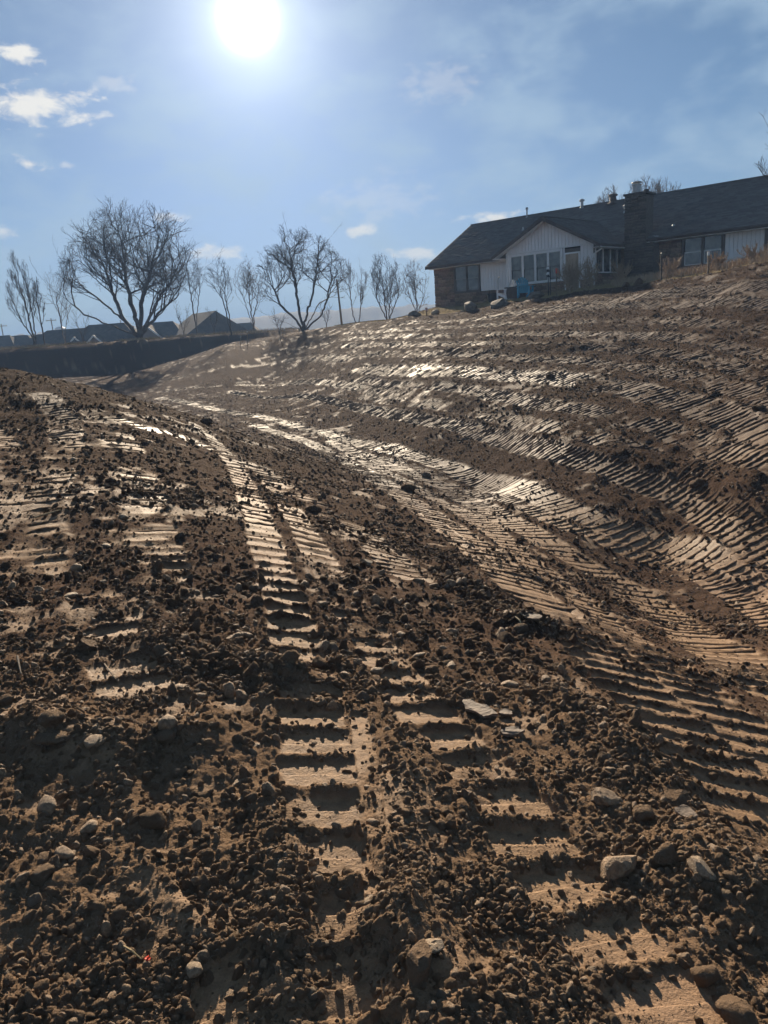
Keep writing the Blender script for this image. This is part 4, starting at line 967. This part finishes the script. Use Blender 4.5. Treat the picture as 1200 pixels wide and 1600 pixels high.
def boulder(label, px_, pybase, d, wpx, hpx, seed, mat='boulder', name='boulder', cat='boulder', group=None):
    a = at(px_, pybase, d); z = gz1(a[0], a[1]); k = d / FOC
    o = bpy.data.objects.new(name, rock_mesh(name, seed, mat, 3, (1, .8, 1), .3, .3)); link(o); w_, h_ = wpx * k / 2, hpx * k / 2
    o.scale = (w_ * 1.1, w_, h_ * 1.3); o.location = (a[0], a[1], min(at(px_, pybase - hpx / 2, d)[2], z + h_ * .6)); o.rotation_euler = (0, 0, seed); return tag(o, label, cat, group)
G3 = 'boulders along the edge of the yard'
boulder('large dark boulder in front of the white garden chair', 779, 489, 41.0, 30, 22, 1, group=G3)
boulder('rounded dark boulder below the left window of the house', 735, 490, 42.5, 26, 19, 2, group=G3)
boulder('low flat boulder in front of the four-pane window', 838, 468, 41, 26, 11, 3, group=G3)
boulder('dark boulder at the left end of the yard', 648, 500, 46, 24, 12, 4, group=G3)
boulder('pale squared block beside the small pinkish stake', 681, 494, 45, 16, 9, 5, 'palerock', group=G3)
boulder('small pale lump right of the large dark boulder', 818, 483, 40.5, 10, 7, 6, 'palerock', group=G3)
boulder('dark peaked clod pile in front of the chimney', 997, 447, 34.5, 15, 12, 7, 'clod', 'soil_mound', 'soil heap', None)
boulder('low dark clod pile left of the peaked one before the chimney', 978, 450, 34.5, 16, 8, 8, 'clod', 'soil_mound', 'soil heap', None)

def adirondack(label, px_, pybase, d, mat, rot):
    a = at(px_, pybase, d); r = thing('garden_chair', label, 'chair', (a[0], a[1], gz1(a[0], a[1]) - .01), rot, 'slatted garden chairs')
    for s in (-1, 1):
        b = MB(); b.obox((s * .30, -.30, 0), (s * .30, -.30, .55), .05, .09, (0, 1, 0)); b.build('leg', mat, r)
        b = MB(); b.obox((s * .27, -.34, .34), (s * .25, .52, .02), .04, .11, (1, 0, 0)); b.build('side_rail', mat, r)
        b = MB(); b.obox((s * .34, -.40, .56), (s * .32, .36, .54), .14, .03); b.build('armrest', mat, r)
        b = MB(); b.obox((s * .30, .30, .0), (s * .30, .30, .53), .05, .08, (0, 1, 0)); b.build('leg', mat, r)
    for k in range(5):
        b = MB(); y = -.33 + k * .13; b.obox((-.27, y, .37 - k * .035), (.27, y, .37 - k * .035), .11, .022); b.build('seat_slat', mat, r)
    for k in range(6):
        x = (k - 2.5) * .095; top = 1.0 - abs(k - 2.5) ** 2 * .025; b = MB(); b.obox((x, .20, .24), (x * 1.15, .52, top), .085, .02, (1, 0, 0)); b.build('back_slat', mat, r)
    b = MB(); b.obox((-.29, .40, .62), (.29, .40, .62), .03, .07); b.build('back_rail', mat, r)
    return r
adirondack('white slatted garden chair in front of the white siding', 790, 467, 43.2, M['whiteplastic'], radians(-140))
adirondack('turquoise slatted garden chair under the four-pane window', 821, 464, 42.6, M['blue'], radians(150))
def yard(px_, py_, d): a = at(px_, py_, d); return a[0], a[1], gz1(a[0], a[1])
x, y, z = yard(806, 467, 43.0); fp = thing('fire_pit', 'low brown rounded fire pit between the two garden chairs', 'fire pit', (x, y, z - .02))
b = MB(); b.tube([(0, 0, 0), (0, 0, .3), (0, 0, .55)], [.50, .56, .52], 20); b.build('bowl', M['wicker'], fp); b = MB(); b.tube([(0, 0, .55), (0, 0, .60)], [.60, .60], 20); b.build('rim', M['black'], fp)
x, y, z = yard(770, 471, 44.8); pt = thing('flower_pot', 'dark flower pot left of the white garden chair', 'flower pot', (x, y, z - .02))
b = MB(); b.tube([(0, 0, 0), (0, 0, .42)], [.22, .30], 14); b.build('pot', M['black'], pt); b = MB(); b.tube([(0, 0, .40), (0, 0, .46)], [.33, .33], 14); b.build('rim', M['black'], pt)
x, y, z = yard(779, 468, 43.3); hk = thing('hook_stand', 'thin black hook stand beside the white garden chair', 'stand', (x, y, z - .05))
b = MB(); b.tube([(0, 0, 0), (0, 0, 1.15), (.02, 0, 1.25), (.1, 0, 1.3)], .018, 6); b.build('rod', M['black'], hk)
x, y, z = yard(857, 461, 41.5); hk = thing('bird_feeder', 'tall black pole with small feeder before the four-pane window', 'bird feeder', (x, y, z - .05))
b = MB(); b.tube([(0, 0, 0), (0, 0, 1.5)], .025, 6); b.tube([(.1, 0, 0), (.1, 0, 1.2)], .022, 6); b.build('rod', M['black'], hk)
for q, mm in enumerate(('black', 'white', 'black', 'white')):
    b = MB(); b.tube([(-.01, 0, .95 + .13 * q), (-.01, 0, 1.05 + .13 * q)], [.09, .05], 8); b.build('feeder_ring', M[mm], hk)
x, y, z = yard(870, 466, 39.5); st = thing('marker_stake', 'wooden marker stake with red ribbon before the tan door', 'stake', (x, y, z - .08))
b = MB(); b.box(-.025, .025, -.02, .02, 0, 1.15); b.build('post', M['tan'], st); b = MB(); b.obox((0, -.03, 1.12), (0, -.03, 1.36), .10, .03, (1, 0, 0)); b.obox((.05, -.04, 1.3), (.16, -.05, 1.02), .05, .02, (1, 0, 0)); b.build('ribbon', M['red'], st)
x, y, z = yard(1106, 432, 32.5); st = thing('fence_post', 'thin brown post before the right double window', 'post', (x, y, z - .1)); b = MB(); b.tube([(0, 0, 0), (0, 0, .95)], [.035, .03], 6); b.build('post', M['tan'], st); b = MB(); b.tube([(0, 0, .78), (0, 0, .92)], .045, 6); b.build('white_band', M['white'], st)
x, y, z = yard(1033, 440, 34.5); st = thing('fence_post', 'thin black post at the right foot of the chimney', 'post', (x, y, z - .1)); b = MB(); b.tube([(0, 0, 0), (0, 0, 1.15)], .03, 6); b.build('post', M['black'], st); b = MB(); b.tube([(0, 0, 1.15), (0, 0, 1.2)], [.04, .02], 6); b.build('tip', M['black'], st)
x, y, z = yard(667, 496, 44.8); st = thing('marker_stake', 'short stake with faded pink flagging at the left end of the yard', 'stake', (x, y, z - .05)); b = MB(); b.box(-.03, .03, -.02, .02, 0, .42); b.build('post', M['tan'], st)
M['pink'] = mottled('faded_pink', (0.5, 0.3, 0.26), (0.58, 0.36, 0.32), 5, 0.7, 0.1); b = MB(); b.obox((-.02, -.03, .5), (.02, -.03, .32), .13, .06, (1, 0, 0)); b.build('ribbon', M['pink'], st)
for k, (x_, y_, d_, h_, lab) in enumerate([(385, 526, 66, 1.2, 'pale thin stake on the far end of the right bank'), (437, 521, 64, 1.3, 'thin bare stake left below the second largest tree'), (374, 527, 66, .9, 'shorter pale stake left of the thin one on the bank')]):
    x, y, z = yard(x_, y_, d_); st = thing('marker_stake', lab, 'stake', (x, y, z - .1)); b = MB(); b.obox((0, 0, 0), (.12, 0, h_), .05, .04); b.build('post', M['palerock'], st); b = MB(); b.obox((.10, -.03, h_ - .1), (.12, -.03, h_), .08, .03, (1, 0, 0)); b.build('flag', M['white'], st)

# dry shrub before the door, dry brush along the wall, dead lawn
def shrub(label, px_, py_, d, h, wid, seed, nst=14, mat='brush', dn=.8):
    x, y, z = yard(px_, py_, d); rr = random.Random(seed)
    stems = [[(rr.uniform(-.5, .5) * wid, rr.uniform(-.3, .3) * wid, .12), (rr.uniform(-.9, .9) * wid, rr.uniform(-.4, .4) * wid, rr.uniform(.4, .75))] for _ in range(nst)]
    bare_tree('dry_shrub', label, (x, y, z - .05), h, [(0, 0, .55, wid, wid * .5, .45)], stems, seed, tip=.005, mat=mat, cat='shrub', group='dry shrubs along the house', up=.3, levels=2, dens=dn, lat=.3)
shrub('tall dry shrub in front of the tan door', 893, 462, 39.2, 1.75, .42, 61, 18)
shrub('tall dry shrub at the corner of the gable wing', 918, 459, 38.6, 1.6, .38, 62, 16)
shrub('low reddish dry shrub beside the chimney foot', 968, 447, 38.2, 1.3, .4, 63, 10)
shrub('dry twiggy shrub right of the chimney foot', 1045, 437, 35.5, 1.0, .5, 64, 12)
shrub('dry twiggy shrub under the right double window', 1120, 428, 34.5, .75, .7, 65, 14)
shrub('dry twiggy shrub at the right edge of the picture', 1180, 416, 33.5, .8, .8, 66, 16)
def blades(name, label, pts, hmin, hmax, width, mat, seed):
    rng = np.random.default_rng(seed); n = len(pts); h = rng.uniform(hmin, hmax, n); th_ = rng.uniform(0, 2 * pi, n); ln = rng.normal(0, .35, (n, 2)) * h[:, None]
    dx = np.stack([np.cos(th_), np.sin(th_), np.zeros(n)], -1) * (width * rng.uniform(.6, 1.4, n))[:, None]
    tipv = pts + np.stack([ln[:, 0], ln[:, 1], h], -1); midv = pts + np.stack([ln[:, 0] * .3, ln[:, 1] * .3, h * .55], -1)
    V = np.stack([pts - dx, pts + dx, midv + dx * .8, midv - dx * .8, tipv], 1).reshape(-1, 3); i = (np.arange(n) * 5)[:, None]
    F = np.concatenate([i + np.array([[0, 1, 2]]), i + np.array([[0, 2, 3]]), i + np.array([[3, 2, 4]])])
    o = link(bpy.data.objects.new(name, np_mesh(name, V, F, M[mat]))); o['kind'] = 'stuff'; o['label'] = label; return o
def strip_points(n, t0, t1, back, seed, power=1.0):
    """points on the house side of the dirt edge between two bearings"""
    rng = np.random.default_rng(seed); t = rng.uniform(t0, t1, n); e = np.interp(t, _eth[_o], _er[_o]); r = e + .3 + (rng.uniform(0, 1, n) ** power) * back
    x, y = r * np.sin(t), r * np.cos(t); return np.stack([x, y, ground_z(x, y) - .01], -1)
def bank_top_points(n, seed):
    rng = np.random.default_rng(seed); t = np.radians(rng.uniform(-36, -4.5, n)); r = 84.2 + rng.uniform(0, 1, n) ** 1.6 * 6; x, y = r * np.sin(t), r * np.cos(t)
    ok = fbm(x * .6, y * .6, 9, 3) > .42; x, y = x[ok], y[ok]; return np.stack([x, y, ground_z(x, y) - .02], -1)
b0 = lambda px_: atan2(*pix_ray(px_, 480)[:2])
blades('dead_grass', 'short dead grass on the strip of lawn before the house', strip_points(16000, b0(520), b0(960), 7.0, 71), .03, .11, .006, 'straw', 72)
blades('dry_grass', 'ragged dry grass along the top of the far bank', bank_top_points(14000, 75), .06, .38, .012, 'straw', 76)
blades('dry_weeds', 'tall dry weeds along the foot of the house wall on the right', np.concatenate([strip_points(9000, b0(955), b0(1290), 4.5, 73, .7)]), .08, .36, .007, 'brush', 74)

# ------------------------------------------------------------------ stones and clods
G4 = 'loose stones and clods on the graded soil'
def stone(label, px_, py_, wpx, seed, mat='clod', sq=(1, .85, .7), name='soil_clod', cat='clod', facet=.0, sink=.36, amp=.3):
    p = on_ground(px_, py_)
    if p is None: return None
    dd = math.sqrt(p[0] ** 2 + p[1] ** 2 + p[2] ** 2); r = wpx / FOC * dd / 2
    o = bpy.data.objects.new(name, rock_mesh(name, seed, mat, 3, sq, amp * 1.5 if cat == 'clod' else amp, facet)); link(o)
    o.scale = (r * .98,) * 3; o.location = (p[0], p[1], p[2] + r * sq[2] * (1 - 2 * sink) * .9); o.rotation_euler = (random.uniform(-.2, .2), random.uniform(-.2, .2), seed * 1.7)
    return tag(o, label, cat, G4)
S = [('angular tan rock with a lit top in the dark ridge at lower right', 966, 1362, 62, 'rock', 'rock', .4), ('squared pale tan rock right of the angular one at lower right', 1095, 1362, 40, 'palerock', 'rock', .4),
     ('long clod low in the ridge below the track at right', 1040, 1340, 46, 'clod', 'clod', .1), ('grey-brown rock at the top of the dark ridge at right', 948, 1252, 44, 'rock', 'rock', .3),
     ('tilted slab-like clod above the pale track at right', 1052, 1250, 50, 'clod', 'clod', .4), ('rounded clod on the crest of the ridge at right', 1005, 1275, 40, 'clod', 'clod', .1),
     ('large rough block of soil at the bottom centre', 655, 1512, 66, 'clod', 'clod', .3), ('flat pale chip lying on the block of soil at bottom centre', 672, 1478, 42, 'palerock', 'rock', .4),
     ('large soil clod in the bottom right corner', 1150, 1590, 60, 'clod', 'clod', .2), ('clod beside the lowest right cleat print', 1100, 1530, 40, 'clod', 'clod', .1),
     ('round grey pebble left of the lowest pale cleat print', 305, 1517, 30, 'palerock', 'pebble', .0), ('pale chip at the right side of the main cleat track', 578, 1408, 26, 'palerock', 'rock', .4),
     ('rounded tan stone at the lower left', 73, 1263, 36, 'rock', 'rock', .1), ('upright brownish clod at lower left', 140, 1296, 30, 'rock', 'clod', .2), ('rounded stone below the upright clod at lower left', 100, 1335, 32, 'rock', 'rock', .0), ('egg-shaped clod left of the rounded stones at lower left', 66, 1368, 34, 'clod', 'clod', .0),
     ('cluster clod with a lit crown at left', 240, 1285, 40, 'clod', 'clod', .1), ('large rounded clod, upper of a pair at left', 262, 1135, 38, 'rock', 'clod', .0), ('large rounded clod, lower of a pair at left', 258, 1153, 32, 'clod', 'clod', .0),
     ('wide clod on top of the pile at far left', 78, 1128, 44, 'clod', 'clod', .1), ('wide flat clod at the base of the pile at far left', 80, 1155, 50, 'clod', 'clod', .1), ('pale clod with flat top in the pile at left', 145, 1160, 40, 'rock', 'clod', .2), ('small rounded clod at the left edge', 10, 1098, 26, 'clod', 'clod', .0),
     ('dark brick-like block of soil above the left pile', 135, 1014, 46, 'clod', 'clod', .45), ('flat rock with wet shining top at left', 110, 932, 30, 'palerock', 'rock', .4), ('rounded clod above the shining rock at left', 119, 889, 22, 'rock', 'clod', .0),
     ('pair of rough clods in the middle of the left slope', 490, 799, 26, 'clod', 'clod', .1), ('pale broken stone on the slope centre', 571, 880, 22, 'palerock', 'rock', .4), ('squared clod in the crumbs left of the pale track', 790, 1000, 34, 'clod', 'clod', .2),
     ('dark clod crumb by the orange scrap at centre right', 815, 985, 26, 'clod', 'clod', .0), ('small white stone on the track at right', 943, 943, 10, 'palerock', 'rock', .2), ('long dark clod beside the ditch at centre', 640, 765, 26, 'clod', 'clod', .2),
     ('dark clod on the rim of the ditch at centre', 667, 745, 20, 'clod', 'clod', .1), ('small white stone on the right bank', 678, 657, 8, 'palerock', 'rock', .2), ('dark lump high on the right bank', 1113, 512, 9, 'palerock', 'rock', .3),
     ('dark clod on the left hill crest', 323, 662, 24, 'clod', 'clod', .1), ('dark clod below the crest clod on the left hill', 300, 693, 16, 'clod', 'clod', .1), ('dark lump on the bank right of centre', 860, 590, 16, 'clod', 'clod', .1),
     ('rough dark clod on the bank by the lower track', 1090, 758, 24, 'clod', 'clod', .2), ('rough clod high at the right edge of the bank', 1185, 640, 22, 'clod', 'clod', .1)]
clod_objs = []
for k, (lab, x_, y_, w_, mat, cat, fc) in enumerate(S):
    o = stone(lab, x_, y_, w_, 200 + k, mat, (1, .8, .66) if 'slab' not in lab and 'chip' not in lab and 'flat' not in lab else (1, .8, .32), {'rock': 'rock', 'clod': 'soil_clod', 'pebble': 'pebble'}[cat], cat, fc)
    if o: clod_objs.append(o)
# thin crusts of drying mud lying beside the tracks
def crust(label, px_, py_, lpx, wpx, ang, seed, mat='slab'):
    p = on_ground(px_, py_); dd = math.sqrt(sum(c * c for c in p)); L = lpx / FOC * dd * .7; Wd = wpx / FOC * dd * 1.1; rr = random.Random(seed)
    n = 13; pts = []
    for i in range(n):
        q = 2 * pi * i / n; k = rr.uniform(.72, 1.1); pts.append((cos(q) * L / 2 * k, sin(q) * Wd / 2 * k, rr.uniform(-.002, .003)))
    b = MB(); b.poly(pts, (0, 0, .012)); o = b.build('mud_crust', M[mat]); o.location = (p[0], p[1], p[2] + .008); o.rotation_euler = (radians(2), 0, ang); return tag(o, label, 'mud crust', 'thin slabs of mud crust')
crust('long smooth grey mud crust beside the second cleat track', 748, 1112, 105, 26, radians(-52), 1); crust('dark mud slab with lifted edge at the end of the long crust', 800, 1148, 50, 22, radians(-8), 2)
crust('wet mud slab beside the dark ridge at right', 1072, 1275, 36, 30, radians(20), 3); crust('small broken crust above the dark mud slab', 790, 1118, 34, 16, radians(-20), 4)
crust('pale smooth crust along the upper edge of the right track', 828, 965, 60, 18, radians(-45), 5)
# litter and twigs
def scrap(label, px_, py_, s, mat, seed):
    p = on_ground(px_, py_); rr = random.Random(seed); b = MB(); n = 4
    g = [[(i / 3 * s - s / 2, j / 3 * s * .7 - s * .35, rr.uniform(0, .5) * s) for j in range(n)] for i in range(n)]
    vs_ = [q for r_ in g for q in r_]; b.add(vs_ + [(a, c, d - .002) for a, c, d in vs_], [(i * n + j, (i + 1) * n + j, (i + 1) * n + j + 1, i * n + j + 1) for i in range(n - 1) for j in range(n - 1)] + [(16 + i * n + j, 16 + i * n + j + 1, 16 + (i + 1) * n + j + 1, 16 + (i + 1) * n + j) for i in range(n - 1) for j in range(n - 1)])
    o = b.build('plastic_scrap', M[mat]); o.location = (p[0], p[1], p[2] + .012); o.rotation_euler = (.3, .2, seed); return tag(o, label, 'litter')
M['orange'] = mottled('orange_plastic', (0.62, 0.15, 0.03), (0.72, 0.2, 0.05), 20, 0.5, 0.1)
scrap('small red plastic scrap among clods at lower left', 231, 1504, .014, 'red', 1); scrap('tiny orange scrap on the left slope beside the main track', 377, 1045, .02, 'orange', 2); scrap('small orange scrap in the crumbs left of the pale right track', 777, 958, .035, 'orange', 3)
def twig(label, pts, r, mat='tan'):
    q = [on_ground(*p) for p in pts]; b = MB(); b.tube([(a[0], a[1], a[2] + r + .012 + .01 * (i % 2)) for i, a in enumerate(q)], [r] * (len(q) - 1) + [r * .5], 6); o = b.build('twig', M[mat]); return tag(o, label, 'twig')
twig('thin curved twig on the slope at left', [(164, 1042), (172, 1056), (182, 1066)], .004); twig('short pale straw by the orange scrap at centre right', [(805, 968), (812, 976), (817, 986)], .007, 'straw'); twig('small dark upright root at the left edge', [(28, 1030), (31, 1046), (34, 1058)], .005, 'bark')
twig('thin pale root fibre among clods at lower left', [(195, 1486), (208, 1498), (222, 1506)], .0035, 'straw'); twig('pale dry stem at the far left slope', [(55, 812), (75, 808), (95, 800)], .008, 'straw')

def scatter():
    rng = np.random.default_rng(99); xs, ys, ss = [], [], []
    for (r0, r1, n, s0, s1, pw, tmax) in [(1.0, 3.6, 150000, .0026, .022, 6.5, 56), (3.2, 8, 150000, .0042, .025, 6.5, 40), (7, 20, 110000, .008, .045, 6.0, 33), (18, 50, 110000, .013, .06, 6.0, 32)]:
        t = np.radians(rng.uniform(-tmax, tmax, n)); r = np.exp(rng.uniform(np.log(r0), np.log(r1), n)); x, y = r * np.sin(t), r * np.cos(t)
        fl = sample(FLAT2, x, y); nz = fbm(x * 2.7, y * 2.7, 41, 3); nz2 = fbm(x * .8, y * .8, 43, 3)
        keep = (rng.uniform(0, 1, n) > fl * (.88 if r1 < 9 else .6)) & (rng.uniform(0, 1, n) < np.clip((nz - .31) * 3.4, .34, 1)) & (rng.uniform(0, 1, n) < np.clip((nz2 - .30) * 3.5, .55, 1))
        x, y = x[keep], y[keep]; xs.append(x); ys.append(y); ss.append(s0 + (s1 - s0) * rng.uniform(0, 1, len(x)) ** pw)
    for (r0, r1, n, s0, s1) in [(1.1, 3.6, 3200, .013, .036), (3.2, 8, 3000, .022, .055), (8, 20, 1200, .03, .07)]:
        t = np.radians(rng.uniform(-50, 50, n)); r = np.exp(rng.uniform(np.log(r0), np.log(r1), n)); x, y = r * np.sin(t), r * np.cos(t)
        keep = (rng.uniform(0, 1, n) > sample(FLAT2, x, y) * .97) & (fbm(x * 1.3, y * 1.3, 47, 3) > .50); x, y = x[keep], y[keep]
        xs.append(x); ys.append(y); ss.append(s0 + (s1 - s0) * rng.uniform(0, 1, len(x)) ** 2.2)
    # extra crumbs on the pushed-up heaps
    for (pl, w_, h_) in WW[:5] + WW[7:9]:
        L = np.hypot(*np.diff(pl, axis=0).T).sum(); n = int(L * w_ * 3200); k = rng.integers(0, len(pl) - 1, n); f = rng.uniform(0, 1, n)[:, None]
        q = pl[k] * (1 - f) + pl[k + 1] * f + rng.normal(0, w_ * .38, (n, 2)); rr = np.hypot(q[:, 0], q[:, 1])
        xs.append(q[:, 0]); ys.append(q[:, 1]); ss.append((.0045 + .022 * rng.uniform(0, 1, n) ** 3) * np.clip(rr / 3, .8, 3))
    x, y, s = np.concatenate(xs), np.concatenate(ys), np.concatenate(ss)
    ok = sample(LAWN.reshape(NR, NC), x, y) < .4; x, y, s = x[ok], y[ok], s[ok]
    z = ground_z(x, y) - s * .08; n = len(x)
    m = bpy.data.meshes.new('clod_points'); m.vertices.add(n); m.vertices.foreach_set('co', np.stack([x, y, z], -1).astype(np.float32).ravel())
    sc = s[:, None] * rng.uniform(.75, 1.15, (n, 3)) * np.array([[1.05, 1, .95]])
    m.attributes.new('size', 'FLOAT_VECTOR', 'POINT').data.foreach_set('vector', sc.astype(np.float32).ravel())
    m.attributes.new('turn', 'FLOAT_VECTOR', 'POINT').data.foreach_set('vector', rng.uniform(0, 6.28, (n, 3)).astype(np.float32).ravel())
    m.attributes.new('pick', 'INT', 'POINT').data.foreach_set('value', rng.integers(0, 6, n).astype(np.int32))
    o = link(bpy.data.objects.new('soil_crumbs', m)); o['kind'] = 'stuff'; o['label'] = 'loose crumbs and small clods of brown soil strewn over the ground'
    ng = bpy.data.node_groups.new('crumbs', 'GeometryNodeTree'); ng.interface.new_socket('Geometry', in_out='INPUT', socket_type='NodeSocketGeometry'); ng.interface.new_socket('Geometry', in_out='OUTPUT', socket_type='NodeSocketGeometry')
    N = ng.nodes; L = ng.links; gi = N.new('NodeGroupInput'); go = N.new('NodeGroupOutput'); iop = N.new('GeometryNodeInstanceOnPoints'); g2i = N.new('GeometryNodeGeometryToInstance')
    src = [c for c in clod_objs if c.name.startswith('soil_clod') and not any(w in c['label'] for w in ('slab', 'flat', 'brick'))][:6]
    for c in src:
        oi = N.new('GeometryNodeObjectInfo'); oi.transform_space = 'ORIGINAL'; oi.inputs[0].default_value = c; oi.inputs['As Instance'].default_value = True
        L.new(oi.outputs['Geometry'], g2i.inputs[0])
    def attr(name, typ):
        a = N.new('GeometryNodeInputNamedAttribute'); a.data_type = typ; a.inputs[0].default_value = name; return a.outputs[0]
    L.new(gi.outputs[0], iop.inputs['Points']); L.new(g2i.outputs[0], iop.inputs['Instance']); iop.inputs['Pick Instance'].default_value = True
    L.new(attr('pick', 'INT'), iop.inputs['Instance Index']); L.new(attr('size', 'FLOAT_VECTOR'), iop.inputs['Scale'])
    er = N.new('FunctionNodeEulerToRotation'); L.new(attr('turn', 'FLOAT_VECTOR'), er.inputs[0]); L.new(er.outputs[0], iop.inputs['Rotation'])
    L.new(iop.outputs[0], go.inputs[0]); md = o.modifiers.new('crumbs', 'NODES'); md.node_group = ng
    print('crumbs', n)
scatter()

# ------------------------------------------------------------------ hazy air
b = MB(); b.box(-2450, 2450, -2450, 2450, -6, 34)
def haze_nodes():
    m = bpy.data.materials.new('thin_haze'); m.use_nodes = True; t = NT(m.node_tree); t.n.clear()
    out = t.node('ShaderNodeOutputMaterial'); v = t.node('ShaderNodeVolumePrincipled')
    v.inputs['Color'].default_value = (0.34, 0.54, 0.90, 1); v.inputs['Density'].default_value = 0.0013; v.inputs['Anisotropy'].default_value = 0.0
    t.l.new(v.outputs[0], out.inputs['Volume'])
    return m
hz = b.build('haze', None); hz['kind'] = 'stuff'; hz['label'] = 'thin bluish haze over the whole place'
try: hz.data.materials.append(haze_nodes())
except Exception as e: print('haze', e)
